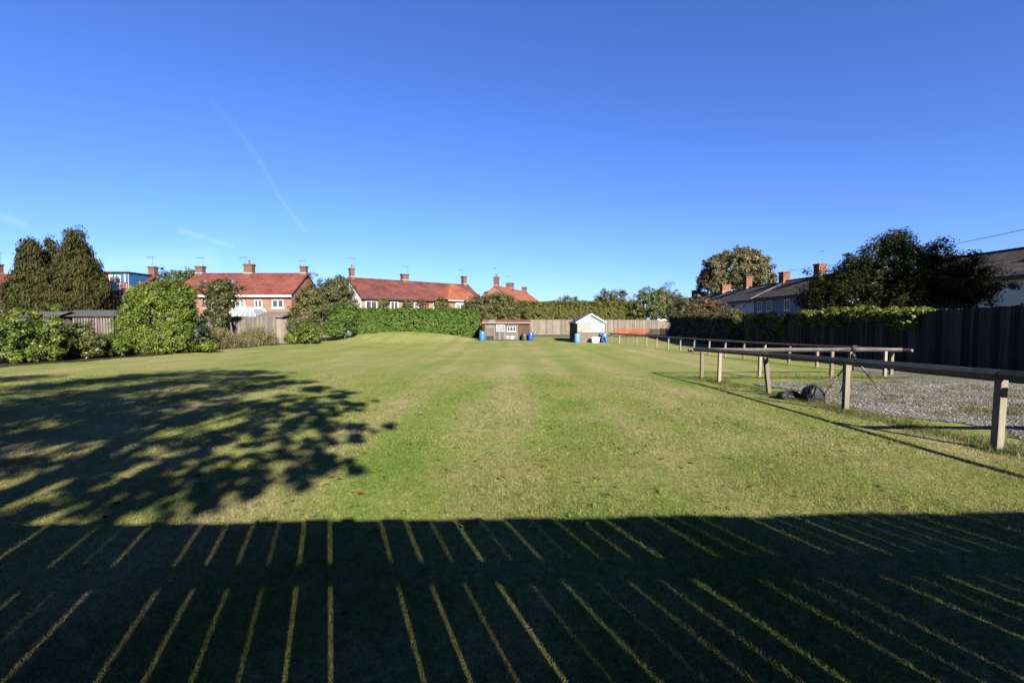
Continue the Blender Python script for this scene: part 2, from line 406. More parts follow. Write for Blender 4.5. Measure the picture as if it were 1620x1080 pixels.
M['ivy'] = leaf_mat('ivy_leaves', (.05, .09, .014), (.17, .21, .032), (.34, .34, .06), (.30, .24, .06), .35, .3)
M['weeds'] = leaf_mat('weed_stalks', (.09, .08, .035), (.21, .175, .09), (.37, .30, .17), (.10, .14, .035), .3, .1)
M['red_brown'] = leaf_mat('autumn_leaves', (.06, .05, .02), (.12, .075, .032), (.19, .11, .05), (.07, .10, .03), .3, .2)
M['rail'] = mat_wood('weathered_rail', (.10, .088, .072), (.20, .182, .155), (.34, .31, .265), .6, (3, 3, 3))
M['post'] = mat_wood('weathered_post', (.24, .205, .155), (.38, .34, .265), (.52, .47, .375), .5, (14, 14, .8))
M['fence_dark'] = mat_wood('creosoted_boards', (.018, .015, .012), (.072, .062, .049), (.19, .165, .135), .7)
M['fence_pale'] = mat_wood('pale_boards', (.20, .165, .13), (.31, .265, .215), (.42, .365, .30), .5)
M['fence_grey'] = mat_wood('grey_boards', (.16, .135, .115), (.25, .215, .185), (.34, .30, .26), .5)
M['paling'] = mat_wood('paling_boards', (.11, .085, .06), (.2, .16, .12), (.3, .25, .19), .5)
M['shed_wood'] = mat_wood('shed_boards', (.15, .12, .115), (.25, .205, .19), (.36, .31, .29), .6)
M['shed_brown'] = mat_wood('brown_shed_boards', (.085, .052, .038), (.14, .085, .062), (.19, .125, .095), .6)
M['shed_dark'] = mat_plain('dark_shed_side', (.035, .037, .040), .7, .2, .5)
M['brick'] = mat_brick('orange_brick', (.50, .265, .175), (.41, .205, .135))
M['brick_pale'] = mat_brick('pink_brick', (.56, .32, .23), (.48, .265, .185))
M['brick_dark'] = mat_brick('chimney_brick', (.28, .12, .08), (.20, .085, .06))
M['brick_red'] = mat_brick('red_chimney_brick', (.42, .15, .085), (.33, .115, .065))
M['tile_red'] = mat_tiles('red_roof_tiles', (.20, .058, .046), (.275, .078, .062), (.325, .105, .082))
M['tile_old'] = mat_tiles('old_red_roof_tiles', (.15, .050, .042), (.21, .070, .058), (.26, .095, .076))
M['tile_orange'] = mat_tiles('orange_roof_tiles', (.36, .105, .062), (.46, .14, .08), (.52, .185, .11))
M['slate'] = mat_tiles('dark_slates', (.055, .054, .057), (.082, .080, .082), (.12, .115, .115), .25, (.09, .085, .06))
M['tile_brown'] = mat_tiles('brown_roof_tiles', (.068, .055, .048), (.10, .082, .07), (.14, .115, .095), .25, (.11, .09, .06))
M['tilehung'] = mat_tiles('hung_red_tiles', (.30, .075, .055), (.38, .095, .07), (.44, .13, .095))
M['white'] = mat_plain('white_paint', (.80, .80, .79), .5, .3, .15, k=.5)
M['offwhite'] = mat_plain('dirty_white_paint', (.62, .62, .60), .6, .25, .3, 3, (.4, .37, .33))
M['render_white'] = mat_plain('white_render', (.62, .63, .65), .9, .1, .2, 1.5, k=.57)
M['render_blue'] = mat_plain('grey_blue_render', (.30, .34, .42), .9, .1, .25, 1.5, k=.38)
M['flash'] = mat_plain('lead_flashing', (.42, .41, .40), .7, .2, .3)
M['gutter'] = mat_plain('dark_gutter', (.04, .035, .03), .6, .3, .2)
M['glass'] = mat_glass()
M['glass_pale'] = mat_plain('curtained_glass', (.34, .37, .39), .1, .6, .4, 1.2)
M['blue_sheet'] = mat_plain('blue_membrane', (.035, .19, .50), .6, .3, .35, 2)
M['metal'] = mat_plain('galvanised_tube', (.42, .43, .44), .4, .5, .3)
M['aerial'] = mat_plain('aerial_metal', (.20, .20, .21), .5, .4, .2)
M['tin_dark'] = mat_plain('dark_corrugated_roof', (.13, .125, .13), .6, .3, .45, 1.2)
M['rust'] = mat_plain('rusty_corrugated_roof', (.46, .15, .10), .8, .2, .4, 1.4, (.5, .22, .12))
M['tin_pale'] = mat_plain('pale_corrugated_sheet', (.52, .48, .50), .7, .2, .3, 2)
M['blue'] = mat_plain('blue_plastic', (.020, .105, .62), .4, .4, .15)
M['light_blue'] = mat_plain('faded_blue_plastic', (.155, .42, .74), .45, .35, .15)
M['sky_blue'] = mat_plain('mid_blue_plastic', (.055, .26, .70), .45, .35, .15)
M['green_drum'] = mat_plain('dull_green_plastic', (.075, .10, .075), .5, .3, .2)
M['teal'] = mat_plain('teal_plastic', (.02, .14, .14), .5, .3, .2)
M['black_drum'] = mat_plain('black_plastic', (.018, .018, .022), .45, .35, .2)
M['black'] = mat_plain('black_nylon', (.014, .014, .016), .65, .25, .4, 9)
M['tripod'] = mat_plain('tripod_metal', (.10, .055, .05), .45, .4, .3)
M['orange'] = mat_plain('orange_plastic_mesh', (.75, .17, .055), .6, .2, .2)
M['pink_panel'] = mat_plain('pale_pink_panels', (.44, .38, .355), .8, .15, .25, 1.6, k=.34)
M['mud_panel'] = mat_plain('brown_grey_panels', (.30, .245, .20), .9, .1, .4, 2, (.22, .18, .15))
M['pale_blue'] = mat_plain('pale_blue_boards', (.34, .42, .46), .7, .2, .15, k=.33)
M['leaf_red'] = mat_plain('dead_red_leaf', (.26, .065, .03), .6, .2, .5, 12)
M['leaf_yellow'] = mat_plain('dead_yellow_leaf', (.50, .38, .05), .6, .2, .3, 12)
M['leaf_tan'] = mat_plain('dead_tan_leaf', (.30, .17, .09), .6, .2, .4, 12)
M['terracotta'] = mat_plain('clay_pot', (.40, .18, .10), .8, .1, .3)
M['tarp'] = mat_plain('dark_green_sheeting', (.03, .075, .045), .6, .3, .3)

# ------------------------------------------------------------------ ground
def sheet(name, xs, ys, fz, mat, mask=None, kind='structure'):
    me = bpy.data.meshes.new(name); nx, ny = len(xs), len(ys)
    vs = [(x, y, fz(x, y)) for y in ys for x in xs]
    fs = [(j * nx + i, j * nx + i + 1, (j + 1) * nx + i + 1, (j + 1) * nx + i) for j in range(ny - 1) for i in range(nx - 1)
          if mask is None or mask((xs[i] + xs[i + 1]) / 2, (ys[j] + ys[j + 1]) / 2)]
    me.from_pydata(vs, [], fs); me.materials.append(mat); me.polygons.foreach_set('use_smooth', [True] * len(fs))
    o = bpy.data.objects.new(name, me); COL.objects.link(o); o['kind'] = kind; return o
xs = [-1500, -500, -200, -110, -70, -50] + list(np.arange(-40, 40.1, .5)) + [50, 70, 110, 200, 500, 1500]
ys = [-300, -80, -40, -20, -12] + list(np.arange(-8, 80.1, .5)) + [90, 110, 150, 220, 400, 900, 2500]
sheet('ground', xs, ys, gz, M['turf'])

def mat_gravel():
    m = MT('gravel'); v = m.pos(); vo = m.n('ShaderNodeTexVoronoi'); vo.inputs['Scale'].default_value = 24; m.l(v, vo.inputs['Vector'])
    n = m.noise(v, .55, 5, .65); sp = m.n('ShaderNodeSeparateColor'); m.l(vo.outputs['Color'], sp.inputs[0])
    c = m.ramp(sp.outputs[0], [(0, (.045, .039, .033)), (.5, (.080, .073, .066)), (1, (.128, .121, .113))])
    c = m.mix(m.ramp(n, [(.46, (0, 0, 0)), (.60, (.85, .85, .85))]), c, m.mix(.6, (.058, .045, .031), m.ramp(m.noise(v, 30, 3), [(.3, (.4, .4, .4)), (.7, (1.3, 1.3, 1.3))]), 'MULTIPLY'))
    n3 = m.noise(m.mapping(v, (.5, 1.1, 1), (5, 2, 0)), 1, 6, .7); c = m.mix(m.ramp(n3, [(.53, (0, 0, 0)), (.62, (.9, .9, .9))]), c, m.mix(.7, (.047, .050, .017), m.ramp(m.noise(v, 26, 3), [(.3, (.4, .4, .4)), (.7, (1.4, 1.4, 1.3))]), 'MULTIPLY'))
    m.col(c).rough(.95, .1).bump(vo.outputs['Distance'], .9, .03); return m.m
M['gravel'] = mat_gravel()
def gravel_edge(y): return 7.0 + .35 * math.sin(y * 1.1) + .25 * math.sin(y * 2.7 + 1) + (max(0, 9 - y) * .02)
def in_gravel(x, y):
    far = 14.3 + .4 * math.sin(x * 1.3) + .25 * math.sin(x * 3.1) if x < 12 else 14.3 + (x - 12) * 2.2
    return x > gravel_edge(y) and y < far and x < 17.1
sheet('gravel_yard', list(np.arange(6, 17.3, .15)), list(np.arange(.6, 24, .15)), lambda x, y: gz(x, y) + .012, M['gravel'], in_gravel)
M['lane'] = mat_plain('dusty_lane', (.26, .215, .165), .95, .05, .5, .8, (.20, .19, .12))
sheet('dirt_lane', list(np.arange(2.4, 30, .5)), list(np.arange(60, 73.6, .5)), lambda x, y: gz(x, y) + .01, M['lane'],
      lambda x, y: 61.5 + .6 * math.sin(x * .7) < y < 72.5 + .5 * math.sin(x))
M['soil'] = mat_plain('bare_soil', (.085, .065, .045), .95, .05, .6, 6)
sheet('flower_bed', list(np.arange(-30, -20.6, .25)), list(np.arange(19, 48, .25)), lambda x, y: gz(x, y) + .01, M['soil'],
      lambda x, y: x < -22.3 + (y - 21) * .055 + .25 * math.sin(y * 1.4) + .12 * math.sin(y * 3.3))

# ------------------------------------------------------------------ grass blades (uncountable)
def gz_np(y):
    y = np.asarray(y); t = (y - 14) / 18
    return np.where(y < 14, -.027 * y, np.where(y < 32, -.378 - .486 * (t - t * t / 2), -.621))
def blades(n, y0, y1, h, wd, gamma=1.0):
    y = y0 + (y1 - y0) * RNG.random(n) ** gamma; x = (RNG.random(n) * 2 - 1) * 1.17 * y
    k = ~((x > 6.7 + .3 * np.sin(y * 1.1)) & (y < 14.6)); x, y = x[k], y[k]; n = len(x)
    z = gz_np(y); hh = h * (.5 + RNG.random(n)) * (1 + .35 * np.sin(x * 2.1 + np.sin(y * 1.7) * 2)); a = RNG.random(n) * 6.283
    b = np.stack([np.cos(a), np.sin(a), np.zeros(n)], 1) * (wd * (.6 + .8 * RNG.random(n)))[:, None]
    lean = RNG.normal(size=(n, 2)) * 1.0 * hh[:, None]
    base = np.stack([x, y, z], 1); v = np.empty((n, 3, 3)); v[:, 0] = base - b; v[:, 1] = base + b
    v[:, 2] = base + np.concatenate([lean, hh[:, None]], 1); return v.reshape(-1, 3), RNG.random(n)
va, ra = blades(330000, 1.7, 5.6, .019, .0021); vb, rb = blades(330000, 5.6, 17, .021, .0042, 1.0)
tag(np_mesh('short_grass', np.concatenate([va, vb]), 3, np.concatenate([ra, rb]), M['blade']), 'short mown grass blades over the near lawn', 'grass', kind='stuff')
# longer grass and weeds left by the mower round the posts and gravel
def tufts(spots, per, rad, h, wd):
    out_v = []
    for (x, y) in spots:
        n = per; px = x + RNG.normal(size=n) * rad; py = y + RNG.normal(size=n) * rad; z = gz_np(py); hh = h * (.35 + .9 * RNG.random(n)); a = RNG.random(n) * 6.283
        b = np.stack([np.cos(a), np.sin(a), np.zeros(n)], 1) * wd
        base = np.stack([px, py, z], 1); v = np.empty((n, 3, 3)); v[:, 0] = base - b; v[:, 1] = base + b
        v[:, 2] = base + np.concatenate([RNG.normal(size=(n, 2)) * .5 * hh[:, None], hh[:, None]], 1); out_v.append(v.reshape(-1, 3))
    return np.concatenate(out_v)
sp = [(6.45 + random.gauss(0, .16), y) for y in np.arange(4.2, 15.4, .11)] + [(x, 15.3 + random.gauss(0, .15)) for x in np.arange(6.2, 13.8, .16)]
sp += [(6.2, 5.75), (6.4, 8.7), (6.33, 11.2), (6.35, 14), (6.2, 15.2)] * 6
sp += [(random.uniform(7, 13), random.uniform(5, 14)) for _ in range(90)] + [(9.6 + random.gauss(0, .7), 8.6 + random.gauss(0, .2)) for _ in range(30)]
sp += [(16.6 + random.gauss(0, .2), y) for y in np.arange(14, 32, .25)]
vt = tufts(sp, 90, .11, .085, .004)
M['lush'] = leaf_mat('lush_grass', (.03, .055, .01), (.07, .11, .02), (.15, .17, .045), (.26, .21, .10), .3, .15)
tag(np_mesh('long_grass', vt, 3, RNG.random(len(vt) // 3), M['lush']), 'longer unmown grass and weeds under the rails and over the gravel edge', 'grass', kind='stuff')
# broad leaved lawn weeds and clover
M['clover'] = leaf_mat('clover_leaves', (.09, .15, .03), (.15, .22, .05), (.22, .28, .08), None, .35, .1)
def lawn_weeds(n):
    P_, N_ = [], []
    for _ in range(n):
        y = 3.4 + 11 * random.random() ** 1.3; x = random.uniform(-1.1, .9) * y
        if x > 6: continue
        k = random.randint(4, 9); a = RNG.random(k) * 6.28; r = RNG.uniform(.012, .05, k); z = float(gz_np(y))
        P_.append(np.stack([x + r * np.cos(a), y + r * np.sin(a), z + .012 + .02 * RNG.random(k)], 1)); N_.append(np.stack([.35 * np.cos(a), .35 * np.sin(a), np.ones(k)], 1))
    p, q = np.concatenate(P_), np.concatenate(N_); q /= np.linalg.norm(q, axis=1, keepdims=True)
    tag(np_mesh('lawn_weeds', leaf_quads(p, q, .042, .55), 4, RNG.random(len(p)), M['clover']), 'small flat weeds and clover scattered in the near lawn', 'weeds', kind='stuff')
# loose stones
def stones(n):
    x = RNG.uniform(6.7, 15, n); y = RNG.uniform(4.5, 14, n); k = np.array([in_gravel(a, b) for a, b in zip(x, y)]); x, y = x[k], y[k]; n = len(x)
    r = RNG.uniform(.008, .026, n); z = gz_np(y) + .012; q = RNG.random(n) * 3.14
    D = np.array([[1, 0, 0], [0, 1, 0], [-1, 0, 0], [0, -1, 0], [0, 0, .8], [0, 0, -.5]]); D = D[None] * RNG.uniform(.6, 1.3, (n, 6, 1))
    c, s_ = np.cos(q)[:, None], np.sin(q)[:, None]
    D = np.stack([D[..., 0] * c - D[..., 1] * s_, D[..., 0] * s_ + D[..., 1] * c, D[..., 2]], -1)
    v = np.stack([x, y, z], 1)[:, None] + D * r[:, None, None]
    T = np.array([[0, 1, 4], [1, 2, 4], [2, 3, 4], [3, 0, 4], [1, 0, 5], [2, 1, 5], [3, 2, 5], [0, 3, 5]])
    return v[:, T].reshape(-1, 3), np.repeat(RNG.random(n), 8)
ms = MT('loose_stones'); ms.col(ms.ramp(ms.attr(), [(0, (.038, .034, .028)), (.5, (.075, .070, .063)), (.93, (.128, .122, .115)), (1, (.19, .183, .175))])).rough(.9, .1)
vs_, rs_ = stones(16000)
tag(np_mesh('gravel', vs_, 3, rs_, ms.m), 'loose grey stones lying on the gravel yard', 'gravel', kind='stuff')

lawn_weeds(420)
# ------------------------------------------------------------------ post and rail fences
def arris(mb, a, b, s, sag=0):
    """square rail set on its corner"""
    a, b = Vector(a), Vector(b); d = (b - a).normalized(); side = d.cross(Vector((0, 0, 1))).normalized(); up = side.cross(d); h = s * .7071
    ring = [up * h, side * h, -up * h, -side * h]
    vs = [a + r for r in ring] + [b + r for r in ring]
    mb.add(vs, [(3, 2, 1, 0), (4, 5, 6, 7)] + [(i, (i + 1) % 4, 4 + (i + 1) % 4, 4 + i) for i in range(4)])
def rail_fence(label, posts, ends, h, s, pw, mat_r, rails_per=2):
    o = Vector((posts[0][0], posts[0][1], gz(*posts[0])))
    t = thing('post_and_rail_fence', label, 'rail fence', o, 0, 'post and rail fences beside the lawn')
    for i, (x, y) in enumerate(posts):
        mb = MB(); z = gz(x, y); lean = random.gauss(0, .012) if (x, y) != LEAN else .13
        lx = -lean; q = pw / 2; top = h - .02
        vs = [(x - o.x + a, y - o.y + b, z - .15 - o.z) for a, b in ((-q, -q), (q, -q), (q, q), (-q, q))] + \
             [(x - o.x + a + lx, y - o.y + b, z + top - s * .5 - o.z) for a, b in ((-q, -q), (q, -q), (q, q), (-q, q))]
        mb.hexa(vs); mb.build('post', M['post'], t, bevel=.008)
    pts = [ends[0]] + posts[1::rails_per] + [ends[1]]
    for a, b in zip(pts[:-1], pts[1:]):
        mb = MB(); A = Vector((a[0], a[1], gz(*a) + h - s * .1)) - o; B = Vector((b[0], b[1], gz(*b) + h - s * .1)) - o
        A.z += random.gauss(0, .006); e = (B - A).normalized() * .002
        arris(mb, A + e, B - e, s); mb.build('rail', mat_r, t, bevel=.006)
    return t
LEAN = (6.33, 11.2)
rail_fence('weathered post and rail fence nearest the viewer, beside the gravel, with one leaning post', [(6.1, 2.6), (6.2, 5.81), (6.4, 8.75), (6.33, 11.2), (6.3, 13.9)],
           [(6.05, 1.2), (6.12, 15.35)], .99, .094, .092, M['rail'])
rail_fence('short sunlit cross rail on pale posts behind the tripod, ending in a diamond tip', [(6.28, 15.15), (8.5, 15.7), (10.96, 15.7), (13.0, 15.95)],
           [(5.98, 15.55), (13.45, 15.8)], .95, .094, .092, M['rail'])
rail_fence('post and rail return at the near right corner of the gravel, mostly out of view', [(8.6, 5.3), (10.9, 5.25), (13.2, 5.2), (15.5, 5.2)], [(6.35, 5.35), (16.8, 5.2)], .97, .094, .092, M['rail'])
farp = []
for i in range(17):
    q = i / 16; farp.append((13.75 - 3.95 * q + .5 * math.sin(q * 3.1), 16.6 + 28.6 * q))
rail_fence('long post and rail fence running back past the hedge to the white shed', farp, [(13.9, 15.9), (9.7, 46)], .93, .09, .1, M['rail'])

# ------------------------------------------------------------------ board fences
def board_fence(name, label, pts, hs, pitch, mat, post_every=2.4, group='close boarded fences', th=.02, gap=.006, zoff=0, posts=True, rag=.015, face=-1):
    """pts: ground line as (x,y); hs: heights at the same points"""
    o = Vector((pts[0][0], pts[0][1], gz(*pts[0]) + zoff)); t = thing(name, label, 'fence', o, 0, group)
    mb = MB(); pk = []
    for (a, b, h0, h1) in zip(pts[:-1], pts[1:], hs[:-1], hs[1:]):
        a, b = Vector((*a, 0)), Vector((*b, 0)); L = (b - a).length; d = (b - a) / L; rz = math.atan2(d.y, d.x); n = max(1, int(L / pitch)); nn = Vector((-d.y, d.x, 0)) * face
        for i in range(n):
            p = a.lerp(b, (i + .5) / n); h = h0 + (h1 - h0) * (i + .5) / n + random.gauss(0, rag); z = gz(p.x, p.y) + zoff
            off = nn * (.006 * (i % 2) + random.gauss(0, .002))
            mb.box((p.x - o.x + off.x, p.y - o.y + off.y, z + h / 2 - o.z), (L / n - gap, th, h), rz)
        m = max(1, int(round(L / post_every)))
        for i in range(m + 1):
            p = a.lerp(b, i / m); pk.append((p, h0 + (h1 - h0) * i / m, rz, nn))
        rb = MB()
        for q in (.2, .82):
            A = a - nn * .05; B = b - nn * .05; za, zb = gz(a.x, a.y) + h0 * q + zoff, gz(b.x, b.y) + h1 * q + zoff
            rb.tube([Vector((A.x, A.y, za)) - o, Vector((B.x, B.y, zb)) - o], .045, 4)
        rb.build('rail', mat, t)
    mb.build('boards', mat, t)
    if posts:
        for p, h, rz, nn in pk:
            pb = MB(); q = p - nn * .085; pb.box((q.x - o.x, q.y - o.y, gz(p.x, p.y) + zoff + (h + .06) / 2 - o.z), (.1, .1, h + .06), rz); pb.build('post', mat, t)
    return t
FR = [(17.0, 2), (17.15, 15.5), (17.1, 21), (17.0, 33.5)]
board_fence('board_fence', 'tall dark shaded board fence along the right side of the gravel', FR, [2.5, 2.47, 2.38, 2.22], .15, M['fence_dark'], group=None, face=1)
board_fence('board_fence', 'pale sunlit board fence across the far end behind the two sheds', [(-2, 74), (10, 74), (28.5, 74)], [2.35, 2.35, 2.32], .16, M['fence_pale'], 3, group=None, rag=.02, face=-1)
board_fence('garden_fence', 'grey panelled garden fence below the white conservatory roof', [(-33, 43.5), (-22.5, 43.5)], [2.58, 2.58], .15, M['fence_grey'], 1.9, group=None, face=-1)
board_fence('garden_fence', 'lower grey board fence right of the conservatory, ending behind the shrubs', [(-22.4, 43.3), (-18.9, 45.2)], [2.35, 2.15], .17, M['fence_pale'], 1.9, group=None, face=-1)
# paling fence behind the photographer: throws the slatted shade over the foreground
def palings():
    rz = math.radians(1.9); t = thing('paling_fence', 'wooden paling fence with narrow gaps, behind the viewer', 'fence', (0, -.3, 0), rz)
    b = MB(); x = -9.5; i = 0
    while x < 9.5:
        h = 1.945 + random.gauss(0, .008); wd = .198 - random.uniform(.0046, .0090); z0 = gz(x, -.3)
        b.box((x + random.gauss(0, .0014), 0, z0 + h / 2), (wd, .008, h)); x += .198; i += 1
    b.build('boards', M['paling'], t)
    for z in (.35, 1.57):
        r = MB(); r.box((0, -.04, z), (19, .055, .115)); r.build('rail', M['paling'], t)
    for x in (-8.4, -6, -3.3, .28, 3.3, 6, 8.4):  # the taller post is added to cast the viewer's head shadow
        p = MB(); p.box((x, -.12, .98 if x != .28 else 1.0), (.1, .1, 2.0 if x != .28 else 2.04)); p.build('post', M['paling'], t)
palings()

# ------------------------------------------------------------------ houses
def window_on(parent, x0, x1, z0, z1, side='front', L=0, D=0, nl=2, transom=0, mat_f=None, mat_g=None, y=0, sill=True):
    """frame with glazing bars, a pane behind it and a sill; side 'front' faces -y, 'right' faces +x, 'left' faces -x"""
    mf, mg = mat_f or M['white'], mat_g or M['glass']
    def place(mb, a0, a1, b0, b1, d0, d1):
        if side == 'front': mb.box(((a0 + a1) / 2, y - (d0 + d1) / 2, (b0 + b1) / 2), (a1 - a0, d1 - d0, b1 - b0))
        elif side == 'left': mb.box((-(d0 + d1) / 2, (a0 + a1) / 2, (b0 + b1) / 2), (d1 - d0, a1 - a0, b1 - b0))
        else: mb.box((L + (d0 + d1) / 2, (a0 + a1) / 2, (b0 + b1) / 2), (d1 - d0, a1 - a0, b1 - b0))
    t = .09; mb = MB()
    place(mb, x0, x1, z1 - t, z1, .003, .06); place(mb, x0, x1, z0, z0 + t, .003, .06)
    place(mb, x0, x0 + t, z0 + t, z1 - t, .003, .06); place(mb, x1 - t, x1, z0 + t, z1 - t, .003, .06)
    for i in range(1, nl):
        c = x0 + (x1 - x0) * i / nl; place(mb, c - .045, c + .045, z0 + t, z1 - t, .003, .055)
    if transom: c = z0 + (z1 - z0) * transom; place(mb, x0 + t, x1 - t, c - .03, c + .03, .003, .05)
    if sill: place(mb, x0 - .1, x1 + .1, z0 - .1, z0 - .002, .003, .12)
    w_ = mb.build('window', mf, parent)
    g = MB(); place(g, x0 + .05, x1 - .05, z0 + .05, z1 - .05, .002, .02); g.build('pane', mg, w_)
    return w_
def chimney(parent, c, wd, dp, z0, z1, mat, pots=1):
    mb = MB(); mb.box((c[0], c[1], (z0 + z1) / 2), (wd, dp, z1 - z0)); mb.box((c[0], c[1], z1 - .14), (wd + .1, dp + .1, .1)); mb.box((c[0], c[1], z1 - .03), (wd + .16, dp + .16, .1))
    o = mb.build('chimney', mat, parent)
    fl = MB(); fl.box((c[0], c[1], z0 + .72), (wd + .1, dp + .1, .16)); fl.build('flashing', M['flash'], o)
    for i in range(pots):
        p = MB(); p.lathe([(.13, 0), (.11, .1), (.1, .4), (.125, .42), (.125, .5), (.09, .5)], 10, (c[0] + (i - (pots - 1) / 2) * .4, c[1], z1 + .02)); p.build('chimney_pot', M['terracotta'], o, True)
    return o
def aerial(parent, x, y, z0, h, dirx=1):
    mb = MB(); mb.tube([(x, y, z0), (x, y, z0 + h)], .022, 5); mb.tube([(x - .75 * dirx, y, z0 + h - .05), (x + .25 * dirx, y, z0 + h - .05)], .018, 4)
    for k in range(6): mb.tube([(x - (.7 - k * .16) * dirx, y - .22, z0 + h - .05), (x - (.7 - k * .16) * dirx, y + .22, z0 + h - .05)], .012, 4)
    return mb.build('aerial', M['aerial'], parent)
def house(name, label, loc, rz, L, D, eave, ridge, wall, roof, o=.35, hip=(0, 0), fascia=None, ox=.15, cat='house', group=None):
    t = thing(name, label, cat, loc, rz, group)
    sl = (ridge - eave) / (D / 2); mb = MB()
    if hip == (0, 0):
        mb.prism([(0, -.4), (D, -.4), (D, eave - .08), (D / 2, ridge - .1), (0, eave - .08)], 0, L)
        rb = MB(); e = eave - o * sl; rb.prism([(-o, e), (-o, e - .13), (D / 2, ridge - .14), (D + o, e - .13), (D + o, e), (D / 2, ridge)], -ox, L + ox)
    else:
        mb.box((L / 2, D / 2, eave / 2 - .25), (L, D, eave + .3)); e = eave - o * sl * .2; rb = MB(); a, b = hip
        vs = [(-o, -o, e), (L + o, -o, e), (L + o, D + o, e), (-o, D + o, e), (a, D / 2, ridge), (L - b, D / 2, ridge)]
        rb.add(vs, [(0, 1, 5, 4), (1, 2, 5), (2, 3, 4, 5), (3, 0, 4), (3, 2, 1, 0)])
    mb.build('wall', wall, t); r = rb.build('roof', roof, t)
    if hip == (0, 0):
        rc = MB(); rc.tube([(-ox, D / 2, ridge + .02), (L + ox, D / 2, ridge + .02)], .11, 6); rc.build('ridge_tiles', roof, r)
    f = MB(); ez = (eave - o * sl if hip == (0, 0) else eave) - .2
    f.box((L / 2, -o - .03, ez), (L + 2 * ox, .09, .2)); f.build('gutter', fascia or M['white'], t)
    return t
def downpipe(t, x, z0, z1, mat, y=-.06):
    mb = MB(); mb.tube([(x, y, z0), (x, y, z1)], .05, 6); mb.build('downpipe', mat, t)

GB = -.62
# left terrace end behind the conifers
h0 = house('brick_house', 'red roofed brick house cut by the left edge of the view, left of the conifers', (-68.5, 52, GB), 0, 12.6, 8, 5.35, 7.75, M['brick'], M['tile_red'])
window_on(h0, 9.6, 10.9, 3.2, 4.5); window_on(h0, 11.2, 12.1, 3.2, 4.5, mat_g=M['glass_pale'], nl=1)
chimney(h0, (6, 4), .9, .7, 7.2, 9, M['brick_dark'], 2); aerial(h0, 6.5, 4, 9, 1.4)
# dormer house
hd = house('brick_house', 'brick house with a flat roofed red and blue dormer under scaffolding', (-54.2, 52, GB), 0, 10.8, 8, 5.35, 7.5, M['brick'], M['tile_old'])
dm = MB(); dm.box((7.0, 3.0, 6.5), (6.8, 4.6, 2.2)); d_ = dm.build('dormer', M['tilehung'], hd)
dr = MB(); dr.box((7.0, 2.95, 7.68), (7.1, 5.0, .14)); dr.build('flat_roof', M['gutter'], d_)
bs = MB(); bs.box((10.43, 3.0, 6.52), (.05, 4.56, 2.1)); bs.box((9.98, .68, 7.05), (.84, .04, 1.0)); bs.build('blue_sheeting', M['blue_sheet'], d_)
for c_, q_ in (((10.0, .655, 7.05), (.22, .02, .95)), ((10.46, 2.2, 6.4), (.02, .2, .8)), ((10.42, .66, 6.5), (.07, .05, 2.15))): mb = MB(); mb.box(c_, q_); mb.build('pale_batten', M['offwhite'], d_)
gs = MB(); gs.box((8.9, .674, 7.48), (1.5, .03, .18)); gs.build('green_sheeting', mat_plain('green_membrane', (.05, .42, .22), .6, .3, .2), d_)
window_on(d_, 8.2, 9.55, 5.75, 7.36, y=.7, nl=2, mat_g=M['glass_pale']); window_on(d_, 6.6, 7.3, 6.3, 7.1, y=.7, nl=1, mat_g=M['glass_pale'])
window_on(hd, 5.2, 6.6, 3.1, 4.4); window_on(hd, 1.0, 2.4, 3.1, 4.4); window_on(hd, 8, 9.2, 3.1, 4.4)
chimney(hd, (10.35, 4.4), .75, .65, 6.8, 8.75, M['brick_dark'], 0); aerial(hd, 10.3, 4.4, 8.75, 1.2)
scf = thing('scaffold', 'grey tube scaffold with a boarded walkway along the dormer', 'scaffold', (-48.2, 51.2, GB), 0)
for x in (-3, -.9, 1.4, 3.4, 5.4):
    mb = MB(); mb.tube([(x, 0, 0), (x, 0, 6.3)], .035, 6); mb.tube([(x, -.9, 0), (x, -.9, 6.3)], .035, 6); mb.build('upright', M['metal'], scf)
mb = MB()
for z in (4.9, 5.75, 6.2): mb.tube([(-3.2, -.9, z), (5.8, -.9, z)], .03, 6)
mb.tube([(1.4, -.94, 2.6), (3.4, -.94, 4.8)], .03, 6); mb.build('guard_rail', M['metal'], scf)
mb = MB()
for k in range(4): mb.box((1.3, -.12 - k * .22, 4.98), (9, .21, .045))
mb.build('walkway_boards', M['fence_pale'], scf)
# semi detached pair
h1 = house('brick_house', 'long brick house pair with bright red roof behind the white conservatory', (-38.2, 52, GB), 0, 13.3, 8, 5.35, 7.85, M['brick'], M['tile_red'])
for x0, x1, mg in ((6.95, 8.05, M['glass_pale']), (9.1, 9.98, M['glass']), (11.1, 12.4, M['glass'])): window_on(h1, x0, x1, 3.62, 4.55, mat_g=mg)
window_on(h1, 3.5, 4.6, 3.62, 4.55, mat_g=M['glass_pale']); window_on(h1, 1.0, 2.1, 3.62, 4.55)
window_on(h1, 10.6, 12.2, 1.0, 2.2); downpipe(h1, 6.6, .1, 5.0, M['white']); downpipe(h1, 8.25, .1, 3.6, M['white'])
chimney(h1, (.4, 4), .85, .65, 7.2, 8.75, M['brick_dark'], 0); chimney(h1, (6.35, 4), 1.0, .75, 7.2, 9.0, M['brick_dark'], 1); chimney(h1, (12.95, 4), .7, .65, 7.2, 8.75, M['brick_dark'], 0)
aerial(h1, .75, 4, 8.75, 1.1); aerial(h1, 5.9, 4, 8.9, 1.0); aerial(h1, 12.5, 4, 8.6, .9, -1)
mb = MB()
for x in (1.55, 5.0): mb.hexa([(x, 1.7, 6.42), (x + .7, 1.7, 6.42), (x + .7, 2.4, 6.86), (x, 2.4, 6.86), (x, 1.66, 6.5), (x + .7, 1.66, 6.5), (x + .7, 2.36, 6.94), (x, 2.36, 6.94)])
mb.build('roof_light', M['glass_pale'], h1)
